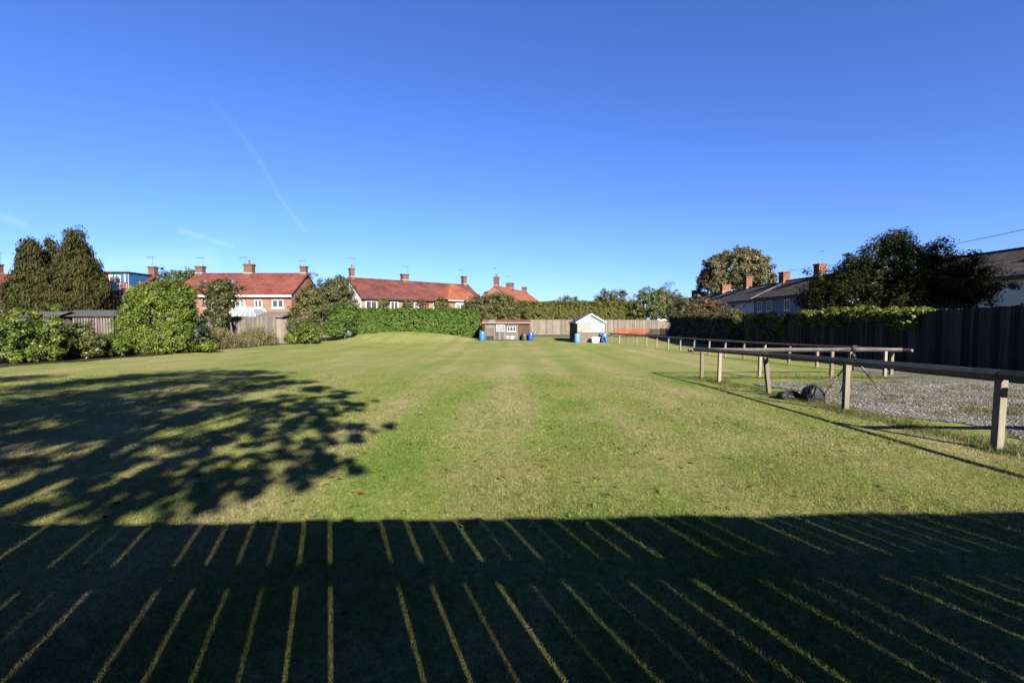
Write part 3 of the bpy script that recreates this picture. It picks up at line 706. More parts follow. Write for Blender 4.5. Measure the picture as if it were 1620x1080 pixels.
ex = MB(); ex.prism([(0, 0), (-3, 0), (-3, 2.55), (0, 3.1)], 9.6, 13.6); e_ = ex.build('extension', M['brick'], h1)
er = MB(); er.prism([(.0, 3.1), (-3.25, 2.52), (-3.25, 2.66), (.0, 3.26)], 9.4, 13.8); er.build('extension_roof', M['shed_wood'], e_)
# conservatory
cv = thing('conservatory', 'white conservatory with ribbed glass roof behind the garden fence', 'conservatory', (-30.4, 51.9, GB), 0)
mb = MB(); mb.box((1.6, -2, .55), (4.2, 3.6, 1.5)); mb.build('base_wall', M['white'], cv)
mb = MB()
for i in range(5): mb.box((-.45 + i * 1.03, -3.83, 1.75), (.07, .06, .95))
mb.box((1.6, -3.83, 2.2), (4.3, .08, .12)); mb.build('frame', M['white'], cv)
A = [(-.6, -4, 2.26), (3.8, -4, 2.26), (3.8, -.15, 2.26), (-.6, -.15, 2.26), (.9, -2.2, 3.5), (2.3, -2.2, 3.5), (2.3, -.12, 3.5), (.9, -.12, 3.5)]
mb = MB(); mb.add(A, [(0, 1, 5, 4), (1, 2, 6, 5), (3, 0, 4, 7), (4, 5, 6, 7)]); mb.build('glass_roof', mat_plain('polycarbonate', (.40, .46, .50), .25, .5, .2), cv)
mb = MB()
for i in range(7):
    q = i / 6; a = Vector(A[0]).lerp(Vector(A[1]), q); b = Vector(A[4]).lerp(Vector(A[5]), q); mb.tube([a + Vector((0, 0, .04)), b + Vector((0, 0, .04))], .05, 4)
for a, b in ((3, 7), (2, 6), (1, 5), (0, 4), (4, 5)): mb.tube([Vector(A[a]) + Vector((0, 0, .05)), Vector(A[b]) + Vector((0, 0, .05))], .06, 4)
mb.build('roof_bars', M['white'], cv)
# second red roofed house turned to the right
rz2 = math.radians(41)
h2 = house('brick_house', 'pink brick house with weathered red roof and pale gable end behind the clipped hedge', (-18.75, 57.2, GB), rz2, 19, 7.6, 5.35, 7.75, M['brick_pale'], M['tile_old'], fascia=M['gutter'])
gw = MB(); gw.add([(-.02, 0, .2), (-.02, 7.6, .2), (-.02, 7.6, 5.25), (-.02, 3.8, 7.6), (-.02, 0, 5.25), (-.06, 0, .2), (-.06, 7.6, .2), (-.06, 7.6, 5.25), (-.06, 3.8, 7.6), (-.06, 0, 5.25)],
                  [(0, 1, 2, 3, 4), (9, 8, 7, 6, 5)] + [(i, (i + 1) % 5, 5 + (i + 1) % 5, 5 + i) for i in range(5)]); gw.build('gable_render', M['render_white'], h2)
window_on(h2, .55, 2.05, 3.6, 4.7, mat_f=M['white']); window_on(h2, 3.9, 5.0, 3.6, 4.7); window_on(h2, 7.3, 8.7, 3.6, 4.7, mat_g=M['glass_pale']); window_on(h2, 10.3, 11.8, 3.5, 4.8, mat_g=M['glass_pale'])
downpipe(h2, 6.2, .1, 5.0, M['gutter']); downpipe(h2, 9.5, .1, 5.0, M['gutter'])
mb = MB(); mb.box((1.3, -.012, 3.05), (1.9, .03, .85)); mb.build('spandrel_panel', M['offwhite'], h2)
chimney(h2, (.4, 3.8), .55, .6, 7.2, 9.0, M['brick_dark'], 1); chimney(h2, (18.2, 3.8), .6, .7, 7.2, 9.1, M['brick_dark'], 0); aerial(h2, 17.9, 3.8, 9.1, 1.0); chimney(h2, (8.0, 3.8), .95, .7, 7.2, 8.75, M['brick_dark'], 0)
aerial(h2, .75, 3.8, 8.9, 1.5); aerial(h2, 8.5, 3.8, 8.7, 1.2)
# hipped wing
hw = house('brick_house', 'hipped orange red end house standing forward of the weathered red roof', (-8.66, 61.7, GB), rz2, 5.3, 7.0, 5.1, 7.4, M['brick'], M['tile_orange'], hip=(2.9, 1.6), fascia=M['offwhite'], o=.4)
window_on(hw, 1.3, 2.8, 3.3, 4.6, mat_f=M['white'], mat_g=M['glass_pale']); window_on(hw, 1.3, 2.8, .9, 2.2)
# far orange gable
rz3 = math.radians(72)
h3 = house('brick_house', 'distant house with steep orange roof and three chimneys, end on above the bushes', (1.2, 85.5, GB), rz3, 22, 9.3, 5.4, 8.8, M['brick'], M['tile_orange'], fascia=M['gutter'])
chimney(h3, (.8, 4.65), 1.0, .8, 8.2, 10.5, M['brick_dark'], 2); chimney(h3, (9, 4.65), 1.1, 1.4, 8.2, 10.0, M['brick_dark'], 0); chimney(h3, (19.5, 4.65), .9, 1.0, 8.2, 9.9, M['brick_dark'], 0)
aerial(h3, .4, 4.65, 10.5, 1.6); aerial(h3, 8.2, 4.65, 10.0, 1.4)
# right hand terrace, seen over the fence; fronts face the field
def terrace(label, y0, L, eave, ridge, wall, roof, X=32.6, D=8.6):
    # rotated so that local -y (front) points to world -x : rz = -90 deg -> local x runs along -y
    return house('terraced_house', label, (X, y0 + L, GB), math.radians(-90), L, D, eave, ridge, wall, roof, ox=.02, fascia=M['gutter'], group='terraced houses along the right side')
ta = terrace('terraced house with brown tiled roof, partly hidden by the big dark tree', 45, 17, 5.35, 7.5, M['render_blue'], M['tile_brown'])
tb = terrace('white rendered terraced house with dark slate roof and brick chimney', 62.1, 10.6, 5.2, 7.35, M['render_white'], M['slate'])
tcx = terrace('farther slate roofed terraced house below the round brown tree', 72.8, 15, 5.0, 7.1, M['render_blue'], M['slate'])
td = terrace('most distant slate roofed terraced house, only its roof showing', 88, 14, 4.8, 6.9, M['render_white'], M['slate'])
te = terrace('white walled house at the right edge of the view, beyond the dark tree', 26, 15.0, 5.35, 7.5, M['render_white'], M['tile_brown'], 33.6)
for x in (1.0, 3.2, 7, 11): window_on(ta, x, x + 1.1, 3.4, 4.7, mat_g=M['glass'])
for x in (1.3, 4.5): window_on(tb, x, x + 1.0, 3.4, 4.6, mat_f=M['offwhite'], mat_g=M['glass'])
window_on(tb, 7.8, 8.5, 3.4, 4.6); window_on(tcx, 2, 3.2, 3.3, 4.4); window_on(tcx, 8, 9.2, 3.3, 4.4); window_on(td, 3, 4, 3.2, 4.2)
for x in (2.2, 6.2, 11): window_on(te, x, x + 1.3, 3.3, 4.6, mat_g=M['glass_pale'])
mb = MB(); mb.box((7.2, -.03, 4.5), (.3, .05, .3)); mb.build('vent', M['gutter'], te)
chimney(ta, (6.7, 4.3), 1.0, .9, 6.9, 8.95, M['brick_red'], 0); chimney(tb, (10.2, 4.3), 1.1, .9, 6.6, 8.75, M['brick_red'], 0); chimney(tb, (.5, 4.3), 1.1, .9, 6.6, 9.0, M['brick_red'], 0); chimney(tcx, (8.0, 4.3), 1.1, 1.4, 6.5, 8.4, M['brick_red'], 1)
chimney(td, (9, 4.3), 1.0, .9, 6.3, 8.3, M['brick_red'], 0); aerial(ta, 7.2, 4.3, 8.9, 1.6)
chimney(te, (14.3, 4.3), 1.0, .9, 6.9, 8.9, M['brick_red'], 1)
for tt, q in ((ta, 17), (tb, 10.6), (te, 15)):
    e_, r_ = (5.35, 7.5) if tt is not tb else (5.2, 7.35)
    mb = MB(); mb.tube([(q - .05, -.35, e_ - .1), (q - .05, 4.3, r_ + .06)], .09, 4); mb.build('verge', M['offwhite'], tt)
mb = MB(); mb.hexa([(11.5, 1.2, 6.02), (14.5, 1.2, 6.02), (14.5, 2.6, 6.72), (11.5, 2.6, 6.72), (11.5, 1.17, 6.08), (14.5, 1.17, 6.08), (14.5, 2.57, 6.78), (11.5, 2.57, 6.78)]); mb.build('solar_panel', M['glass'], ta)
# overhead cable
cb_ = MB(); a, b = Vector((37, 62, 8.3)), Vector((38, 28, 8.6))
cb_.tube([a.lerp(b, i / 12) - Vector((0, 0, .5 * 4 * (i / 12) * (1 - i / 12))) for i in range(13)], .022, 5)
tag(cb_.build('overhead_cable', M['gutter']), 'thin dark overhead cable strung above the right hand roofs', 'cable')

# ------------------------------------------------------------------ sheds
def corrugated(mb, x0, x1, y0, z0, y1, z1, n, amp=.018, th=.012):
    """sheet from edge (y0,z0) to edge (y1,z1), corrugations run up the slope"""
    N = n * 4; top = []; k = len(mb.v); vs = []; fs = []
    for i in range(N + 1):
        x = x0 + (x1 - x0) * i / N; dz = amp * math.sin(i * math.pi / 2)
        vs += [(x, y0, z0 + dz), (x, y1, z1 + dz), (x, y0, z0 + dz - th), (x, y1, z1 + dz - th)]
    for i in range(N):
        a, b = i * 4, i * 4 + 4
        fs += [(a, b, b + 1, a + 1), (a + 2, a + 3, b + 3, b + 2), (a, a + 2, b + 2, b), (a + 1, b + 1, b + 3, a + 3)]
    mb.add(vs, fs)
def board_wall(mb, x0, x1, z0, z1, y, pitch, th=.02, gap=.008):
    n = max(1, int((x1 - x0) / pitch))
    for i in range(n):
        a = x0 + (x1 - x0) * i / n; b = x0 + (x1 - x0) * (i + 1) / n; mb.box(((a + b) / 2, y + random.gauss(0, .003), (z0 + z1) / 2), (b - a - gap, th, z1 - z0))
# low wide shed with rusty roof
gl = G(766, 538.5); gr = G(838, 539)
s1 = thing('garden_shed', 'low wide weathered shed with rusty corrugated roof and two windows', 'shed', (gl.x, 51, GB), 0); W = 5.05
mb = MB(); mb.box((W / 2, 1.45, .96), (W - .06, 2.8, 1.92)); mb.build('carcass', M['shed_dark'], s1)
mb = MB(); board_wall(mb, .12, 1.05, 1.35, 1.92, 0, .5); board_wall(mb, .12, 1.05, .45, 1.33, -.012, .9); board_wall(mb, 1.05, 2.65, .08, 1.92, 0, .16); board_wall(mb, 2.65, 3.75, .08, 1.92, .004, .18); mb.build('board_wall', M['shed_wood'], s1)
mb = MB(); board_wall(mb, 3.78, W, .0, 1.92, -.004, .14); mb.build('brown_boards', M['shed_brown'], s1)
mb = MB(); mb.box((-.012, 1.45, .96), (.03, 2.85, 1.9)); mb.build('side_wall', M['shed_brown'], s1)
mb = MB(); mb.box((.09, -.03, 1.0), (.1, .06, 1.8)); mb.box((3.68, -.03, .95), (.1, .06, 1.85)); mb.build('corner_post', M['fence_pale'], s1)
window_on(s1, 1.3, 2.25, .95, 1.75, y=-.01, nl=3, transom=.55, mat_f=M['offwhite'], mat_g=M['glass_pale'], sill=False)
d_ = MB(); d_.box((3.03, -.02, .95), (1.15, .05, 1.78)); d_ = d_.build('door', M['shed_wood'], s1); window_on(d_, 2.5, 3.5, .98, 1.55, y=-.05, nl=3, mat_f=M['offwhite'])
mb = MB(); mb.box((2.6, -.052, .36), (.28, .02, .36)); mb.box((3.1, -.052, .3), (.42, .02, .4)); mb.build('pale_patch', M['offwhite'], d_)
mb = MB(); corrugated(mb, -.3, .45, -.32, 2.0, 3.1, 2.3, 10); corrugated(mb, 1.15, W + .15, -.32, 2.0, 3.1, 2.3, 40); mb.build('rusty_roof', M['rust'], s1)
mb = MB(); corrugated(mb, .45, 1.15, -.33, 2.008, 3.1, 2.308, 9); mb.build('pale_roof_sheet', M['tin_pale'], s1)
mb = MB(); mb.box((W / 2 - .05, -.3, 1.93), (W + .4, .04, .09)); mb.build('fascia', M['tin_pale'], s1)
# white gabled shed
gl = G(914, 541.8)
s2 = thing('gabled_shed', 'white fronted gabled shed with black side wall, standing by the rail fence', 'shed', (gl.x, 46.0, GB), math.radians(-1.5)); W = 2.75; D = 7.2; ev = 1.98; rg = 2.72
mb = MB(); mb.prism([(0, -.1), (W, -.1), (W, ev), (W / 2, rg), (0, ev)], .02, D, axis=1); mb.build('carcass', M['shed_dark'], s2)
mb = MB()
for i in range(30): mb.box((-.012, .12 + i * .24, .98), (.03, .215, 1.96))
mb.build('side_wall', M['shed_dark'], s2)
mb = MB(); board_wall(mb, .02, W - .02, 0, 1.06, 0, .9); mb.build('lower_panel', M['mud_panel'], s2)
mb = MB(); board_wall(mb, .02, 1.45, 1.07, 1.98, 0, .48); board_wall(mb, 1.45, W - .02, 1.07, 1.98, 0, .7); mb.build('upper_panel', M['pink_panel'], s2)
mb = MB(); mb.add([(.06, -.01, 1.985), (W - .06, -.01, 1.985), (W / 2, -.01, rg - .03), (.06, .015, 1.985), (W - .06, .015, 1.985), (W / 2, .015, rg - .03)], [(0, 1, 2), (5, 4, 3), (0, 3, 4, 1), (1, 4, 5, 2), (2, 5, 3, 0)]); mb.build('gable_boards', M['pale_blue'], s2)
mb = MB(); mb.box((W * .56, -.04, 1.085), (W * .78, .06, .06)); mb.build('ledge', M['white'], s2)
window_on(s2, 1.4, 2.1, 1.15, 1.9, y=-.012, nl=3, mat_g=M['glass_pale'], sill=False); 
mb = MB(); mb.box((2.42, -.025, 1.5), (.5, .03, .8)); mb.build('white_board', M['white'], s2)
mb = MB()
for sx in (0, 1):
    a = (-.14 if sx == 0 else W + .14, ev - .08); b = (W / 2, rg + .04); mb.hexa([(a[0], -.2, a[1]), (b[0], -.2, b[1]), (b[0], -.15, b[1]), (a[0], -.15, a[1]), (a[0], -.2, a[1] + .13), (b[0], -.2, b[1] + .13), (b[0], -.15, b[1] + .13), (a[0], -.15, a[1] + .13)])
mb.build('bargeboard', M['white'], s2)
mb = MB()
mb.prism([(-.2, ev - .1), (W / 2, rg + .05), (W / 2, rg + .1), (-.2, ev - .04)], -.14, D + .1, axis=1); mb.prism([(W + .2, ev - .1), (W + .2, ev - .04), (W / 2, rg + .1), (W / 2, rg + .05)], -.14, D + .1, axis=1)
rf = mb.build('roof', M['tin_dark'], s2)
mb = MB(); mb.prism([(.35, ev + .235), (W / 2 - .1, rg + .055), (W / 2 - .1, rg + .075), (.35, ev + .255)], 3.4, D, axis=1); mb.build('rusty_patch', M['rust'], rf)
# dark sheds far left
s3 = thing('allotment_shed', 'long low board shed with dark corrugated roof below the conifers', 'shed', P(92, 560, 37).xy.to_3d() + Vector((0, 0, g0(37))), 0); W = 4.6
mb = MB(); board_wall(mb, 1.25, W, 0, 2.45, 0, .22, gap=.06); mb.box((.2, 0, 1.2), (.4, .03, 2.4)); mb.build('board_wall', M['shed_wood'], s3)
mb = MB(); mb.box((W / 2, 2.5, 1.2), (W - .1, .05, 2.4)); mb.box((.03, 1.25, 1.2), (.05, 2.45, 2.4)); mb.box((W - .03, 1.3, 1.2), (.05, 2.35, 2.4)); mb.build('rear_wall', M['shed_dark'], s3)
mb = MB(); mb.hexa([(.42, -.05, 1.9), (.54, -.05, 1.9), (.54, -.01, 1.9), (.42, -.01, 1.9), (.2, -.05, 2.5), (.32, -.05, 2.5), (.32, -.01, 2.5), (.2, -.01, 2.5)]); mb.build('loose_board', M['white'], s3)
mb = MB(); corrugated(mb, -.3, W + .2, -.25, 2.52, 2.0, 3.05, 26, .025); corrugated(mb, -.3, W + .2, 2.0, 3.05, 3.2, 2.75, 26, .025); mb.build('roof', M['tin_dark'], s3)
s4 = thing('allotment_shed', 'smaller shed peeping over the left shrubs with shallow grey roof', 'shed', P(30, 560, 36).xy.to_3d() + Vector((0, 0, g0(36))), 0); W = 2.9
mb = MB(); board_wall(mb, 0, W, 0, 2.35, 0, .17); mb.box((W / 2, 1.2, 1.15), (W - .1, 2.2, 2.3)); mb.build('board_wall', M['shed_wood'], s4)
mb = MB(); corrugated(mb, -.2, W + .2, -.2, 2.42, 1.2, 2.9, 18, .025); corrugated(mb, -.2, W + .2, 1.2, 2.9, 2.6, 2.42, 18, .025); mb.build('roof', M['tin_dark'], s4)

# ------------------------------------------------------------------ barrels and oddments
def barrel(label, x, y, mat, h=.9, r=.29, group='plastic barrels by the sheds', mark=None):
    z = gz(x, y); t = thing('barrel', label, 'barrel', (x, y, z), random.random() * 6 if not mark else 0, group)
    mb = MB(); prof = [(r * .86, 0), (r * .95, .03), (r * .97, h * .1), (r, h * .3), (r * 1.03, h * .34), (r, h * .38), (r, h * .62), (r * 1.03, h * .66), (r, h * .70), (r * .97, h * .9), (r * .9, h * .97), (r * .86, h)]
    mb.lathe(prof, 22); b = mb.build('body', mat, t, True)
    mb = MB(); mb.lathe([(r * .8, h - .02), (r * .82, h + .015), (r * .55, h + .02), (.02, h + .02)], 18); mb.build('lid', mat, t, True)
    if mark:
        mb = MB(); q = r * 1.01
        for a0, a1, z0, z1 in ((-2.05, -1.75, .12, .62), (-1.75, -1.4, .62, .08), (-1.5, -1.35, .5, .08)):
            p = [(q * 1.04 * math.cos(a), q * 1.04 * math.sin(a), zz) for a, zz in ((a0, z0), (a1, z1))]; mb.tube(p, .045, 5)
        mb.build('dark_strap', mark, t)
    return t
p = G(762, 536.5); barrel('dark teal barrel half hidden behind a blue one, left of the low shed', p.x, p.y, M['teal'], .95)
p = G(762, 537.0); barrel('mid blue barrel at the left corner of the low rusty roofed shed', G(762, 537).x + .25, 50.2, M['sky_blue'], 1.02, .33)
barrel('dull green barrel against the right end of the low shed', P(830, 0, 50.4).x, 50.4, M['green_drum'], .78, .28)
barrel('bright blue barrel standing right of the dull green one', P(840.5, 0, 50.2).x, 50.2, M['blue'], .88, .30)
barrel('pale blue barrel at the left front corner of the white shed', P(916.5, 0, 45.4).x, 45.4, M['light_blue'], .88, .28)
barrel('black barrel tucked between the white shed and a blue barrel', P(954.5, 0, 46.1).x, 46.1, M['black_drum'], .9, .28)
barrel('blue barrel with dark strap marks at the right corner of the white shed', P(960.5, 0, 45.2).x, 45.2, M['sky_blue'], .92, .30, mark=M['black_drum'])
barrel('deep blue barrel in the shade at the end of the orange netting', P(1065, 0, 60).x, 60, M['blue'], 1.0, .36)
t = thing('water_tub', 'white plastic tub on the grass before the white shed', 'tub', (P(945.5, 0, 45.5).x, 45.5, GB), .2)
mb = MB(); mb.hexa([(-.34, -.22, 0), (.34, -.22, 0), (.34, .22, 0), (-.34, .22, 0), (-.42, -.27, .46), (.42, -.27, .52), (.42, .27, .52), (-.42, .27, .46)]); mb.build('body', M['white'], t, bevel=.03)
mb = MB(); mb.tube([(-.45, -.3, .46), (.45, -.3, .52), (.45, .3, .52), (-.45, .3, .46), (-.45, -.3, .46)], .03, 5); mb.build('rim', M['white'], t)
# orange barrier mesh
t = thing('barrier_netting', 'orange plastic barrier netting strung before the far fence', 'netting', (P(978, 0, 66).x, 66, GB), 0)
X1 = P(1052, 0, 63).x - t.location.x; X2 = P(1072, 0, 61).x - t.location.x
def net(mb, a, b, h, n, wv, wh):
    a, b = Vector(a), Vector(b)
    for i in range(n + 1):
        p = a.lerp(b, i / n); q = a.lerp(b, min(1, (i + wv) / n)); s_ = .05 * math.sin(i * .6)
        mb.hexa([p, q, q + Vector((0, .01, 0)), p + Vector((0, .01, 0)), p + Vector((0, 0, h + s_)), q + Vector((0, 0, h + s_)), q + Vector((0, .01, h + s_)), p + Vector((0, .01, h + s_))])
    m = 9
    for j in range(m):
        z = h * (j + .2) / m; A = a + Vector((0, -.012, z)); B = b + Vector((0, -.012, z)); d = Vector((0, 0, h / m * wh))
        mb.hexa([A, B, B + Vector((0, .01, 0)), A + Vector((0, .01, 0)), A + d, B + d, B + d + Vector((0, .01, 0)), A + d + Vector((0, .01, 0))])
mb = MB(); net(mb, (0, 0, .15), (X1, -3, .12), .95, 70, .38, .4); mb.build('mesh', M['orange'], t)
mb = MB(); net(mb, (X1, -3, .1), (X2, -5, .1), 1.05, 26, .62, .55); mb.build('doubled_mesh', M['orange'], t)
for i in range(6):
    q = i / 5; mb = MB(); mb.tube([(X1 * q, -3 * q + .03, -.05), (X1 * q, -3 * q + .03, 1.2)], .025, 6); mb.build('stake', M['aerial'], t)

# tripod and bags
tz = g0(10.8); t = thing('tripod', 'camera tripod with dark head standing on the gravel behind the near rail', 'tripod', (8.05, 10.8, tz), 0)
hub = Vector((0, 0, .98))
for (fx, fy) in ((-.47, .3), (.42, -.5), (.08, .52)):
    mb = MB(); f = Vector((fx, fy, gz(8.05 + fx, 10.8 + fy) - tz)); d = f - hub
    mb.tube([hub + d * .04, hub + d * .5], .019, 8); mb.tube([hub + d * .46, hub + d * .98], .013, 8); o_ = mb.build('leg', M['tripod'], t, True)
    mb = MB(); mb.tube([hub + d * .44, hub + d * .51], .025, 8); mb.tube([hub + d * .96, f], .02, 8); mb.build('leg_lock', M['black'], o_, True)
mb = MB(); mb.tube([(0, 0, .62), (0, 0, 1.08)], .017, 8); mb.lathe([(.05, .94), (.055, .97), (.05, 1.01), (.03, 1.03)], 12); mb.build('centre_column', M['black'], t, True)
mb = MB(); mb.lathe([(.03, 1.07), (.05, 1.09), (.055, 1.13), (.035, 1.17)], 12); mb.box((0, 0, 1.2), (.1, .09, .05)); mb.tube([(0, 0, 1.15), (-.28, .05, 1.1)], [.012, .016], 6); mb.build('head', M['black'], t)
def bag(name, label, x, y, w_, d, h, rz, flopp, strap):
    z = gz(x, y); t = thing(name, label, 'bag', (x, y, z), rz); n, m = 20, 12; vs = []; fs = []; ph = random.random() * 6
    for i in range(m + 1):
        v = i / m; zz = h * (1 - (1 - v) ** 1.6 * .0) * v
        for k in range(n):
            a = 2 * math.pi * k / n; ca, sa = math.cos(a), math.sin(a); e = .38
            sx = math.copysign(abs(ca) ** e, ca); sy = math.copysign(abs(sa) ** e, sa); pr = (1 - v ** 4) ** .5 if v < 1 else 0
            pr = max(pr, .03) * (.9 + .1 * min(1, v * 6)); wob = 1 + .06 * math.sin(3 * a + ph + v * 4) + .05 * math.sin(7 * a + v * 9)
            vs.append((sx * w_ / 2 * pr * wob, sy * d / 2 * pr * wob, zz * (1 + flopp * math.sin(a * 2 + ph) * v)))
    for i in range(m):
        for k in range(n): fs.append((i * n + k, i * n + (k + 1) % n, (i + 1) * n + (k + 1) % n, (i + 1) * n + k))
    fs += [tuple(range(n - 1, -1, -1)), tuple(range(m * n, m * n + n))]
    mb = MB(); mb.add(vs, fs); mb.build('body', M['black'], t, True)
    mb = MB(); pts = [Vector((-w_ * .4, -d * .45, h * .3)).lerp(Vector((w_ * .4, -d * .45, h * .35)), i / 10) + Vector((0, -.04 * math.sin(i * .9), h * strap * math.sin(i / 10 * math.pi))) for i in range(11)]
    mb.tube(pts, .014, 5); mb.build('strap', M['black'], t, True)
    mb = MB(); mb.box((0, -d * .5, h * .42), (w_ * .5, d * .14, h * .4)); mb.build('pocket', M['black'], t, bevel=.02)
p = G(1289, 636); bag('camera_bag', 'upright black camera bag by the near rail', p.x + .02, p.y + .1, .40, .3, .36, .15, .05, .6)
p = G(1253, 632); bag('camera_bag', 'flat slumped black bag left of the upright one', p.x, p.y + .1, .5, .32, .17, -.1, .22, .5)

# fallen leaves on the lawn
def dead_leaf(label, px, py, mat, s):
    s *= .62
    p = G(px, py); mb = MB(); n = 9; vs = [(0, 0, .012)]; a0 = random.random() * 6
    for k in range(2 * n):
        a = 2 * math.pi * k / (2 * n); r = s * (1 if k % 2 == 0 else .62) * (.8 + .4 * random.random()); vs.append((r * math.cos(a + a0), r * .7 * math.sin(a + a0), .02 + .6 * r * abs(math.sin(a * 1.5))))
    vs2 = [(x, y, z - .004) for x, y, z in vs]; N = len(vs)
    fs = [(0, 1 + k, 1 + (k + 1) % (2 * n)) for k in range(2 * n)] + [(N, N + 1 + (k + 1) % (2 * n), N + 1 + k) for k in range(2 * n)]
    mb.add(vs + vs2, fs); st = (vs[1][0] * 1.1, vs[1][1] * 1.1, .02)
    mb.tube([(0, 0, .012), st], .003, 4); o = mb.build('fallen_leaf', mat); o.location = (p.x, p.y, p.z + .012); tag(o, label, 'leaf', 'fallen autumn leaves on the lawn')
dead_leaf('orange red fallen leaf lying inside the tree shadow', 315, 757, M['leaf_red'], .062)
dead_leaf('curled dark red fallen leaf on open sunny lawn near the centre', 571, 785, M['leaf_red'], .052)
dead_leaf('dull brown fallen leaf close left of the curled red one', 559, 782, M['leaf_tan'], .038)
dead_leaf('dark fallen leaf at the ragged lower edge of the tree shadow', 184, 801, M['leaf_red'], .05)
dead_leaf('flat orange tan fallen leaf just above the fence shadow', 168, 823, M['leaf_tan'], .05)
dead_leaf('small yellow fallen leaf right of the tree shadow', 488, 744, M['leaf_yellow'], .04)
dead_leaf('pale tan fallen leaf lying deep in the fence shade at lower right', 1207, 1063, M['leaf_tan'], .032)
dead_leaf('reddish fallen leaf lying deep in the fence shade below centre', 545, 978, M['leaf_red'], .03)

# ------------------------------------------------------------------ vegetation
def at(x, Y, dz=0): q = P(x, 500, Y); return (q.x, Y, gz(q.x, Y) + dz)
def E(base, x, y, Y, rx, ry, rz):
    """ellipsoid centred at pixel (x,y) at distance Y, relative to base"""
    q = P(x, y, Y); return (q.x - base[0], Y - base[1], q.z - base[2], rx, ry, rz)
# conifers
for (lab, x, ty, Y, hw, n) in (('broad dark conifer, tallest and rightmost of the clump', 124, 372, 45, 2.85, 1000), ('dark conifer at the left of the clump with a leaning flat top', 52, 393, 44, 2.0, 680), ('slim conifer squeezed between two broader ones', 80, 389, 46, 1.6, 400)):
    b = at(x, Y); top = P(x, ty, Y).z - b[2]; envs = []
    for i in range(10):
        q = i / 9; r = max(.6, hw * (1.0 - q ** 2.3 * .80)); envs.append((hw * .05 * math.sin(i * 2.1), 0, 1.0 + q * (top - 1.5), r, r, top * .12))
    tree('conifer', lab, 'conifer', b, envs, n, .48, 62, .27, M['conifer'], .22, 4, 'conifers behind the allotment sheds', .34, .75, rin=.55, flat=1.1, updir=.05, lump=.1)
# laurels and shrubs on the left edge
b = at(244, 30.5)
t = tree('laurel_bush', 'large rounded bright green laurel, the tallest bush on the left edge', 'bush', b,
     [E(b, 220, 515, 30.5, 1.3, 1.4, 1.9), E(b, 255, 508, 30.5, 1.5, 1.5, 2.2), E(b, 281, 505, 30.8, .85, 1.3, 2.0), E(b, 238, 475, 31, 1.25, 1.3, 1.1), E(b, 262, 468, 31, 1.2, 1.2, .95), E(b, 287, 473, 31, .75, 1.1, 1.15), E(b, 225, 492, 31, .9, 1.1, 1.2), E(b, 232, 538, 30.2, 1.7, 1.3, .9), E(b, 275, 538, 30.2, 1.1, 1.2, 1.1)],
     1250, .28, 44, .13, M['laurel'], .06, 8, None, .5, rin=.6, flat=1.0, part='foliage', lump=.08, updir=.35)
for (lab, x, Y, envp, n, mat) in (
    ('yellow green shrub cut by the left edge of the view', 18, 22.2, [(-5, 530, 1.2, 1.1, 1.1), (22, 520, .9, .9, 1.0), (10, 555, 1.2, .9, .7)], 170, 'laurel'),
    ('yellow green shrub with upright shoots before the smaller shed', 68, 23.5, [(58, 528, .8, .8, .85), (80, 528, .7, .7, .8), (70, 550, 1.0, .8, .8), (56, 498, .16, .2, .5), (88, 497, .14, .2, .55), (66, 505, .2, .2, .4)], 150, 'laurel'),
    ('low dense shrub before the dark corrugated shed', 120, 25.5, [(110, 540, 1.0, .8, .9), (135, 535, 1.0, .9, .8), (125, 552, 1.3, .7, .55)], 170, 'shrub'),
    ('low bright shrub at the foot of the large laurel', 168, 27, [(160, 545, .9, .8, .7), (180, 548, .8, .7, .6)], 130, 'laurel')):
    b = at(x, Y); tree('shrub', lab, 'shrub', b, [E(b, a, c, Y, r1, r2, r3) for a, c, r1, r2, r3 in envp], int(n * 1.25), .22, 34, .12, M[mat], .04, 8, 'shrubs along the left edge of the lawn', .5, rin=.4, part='foliage', lump=.2)
b = at(318, 31.5); tree('shrub', 'dark leaved shrub hard against the right of the large laurel', 'shrub', b, [E(b, 316, 530, 31.5, .6, .7, 1.0), E(b, 322, 505, 31.5, .25, .3, .7), E(b, 312, 540, 31.3, .8, .6, .7)], 90, .25, 36, .13, M['shrub_dark'], .04, 6, 'shrubs along the left edge of the lawn', part='foliage', rin=.3)
b = at(328, 31); tree('shrub', 'small low bright shrub at the lawn edge beside the dark one', 'shrub', b, [E(b, 328, 548, 31, .7, .5, .4)], 50, .2, 36, .12, M['laurel'], .03, 4, 'shrubs along the left edge of the lawn', part='foliage', rin=.3)
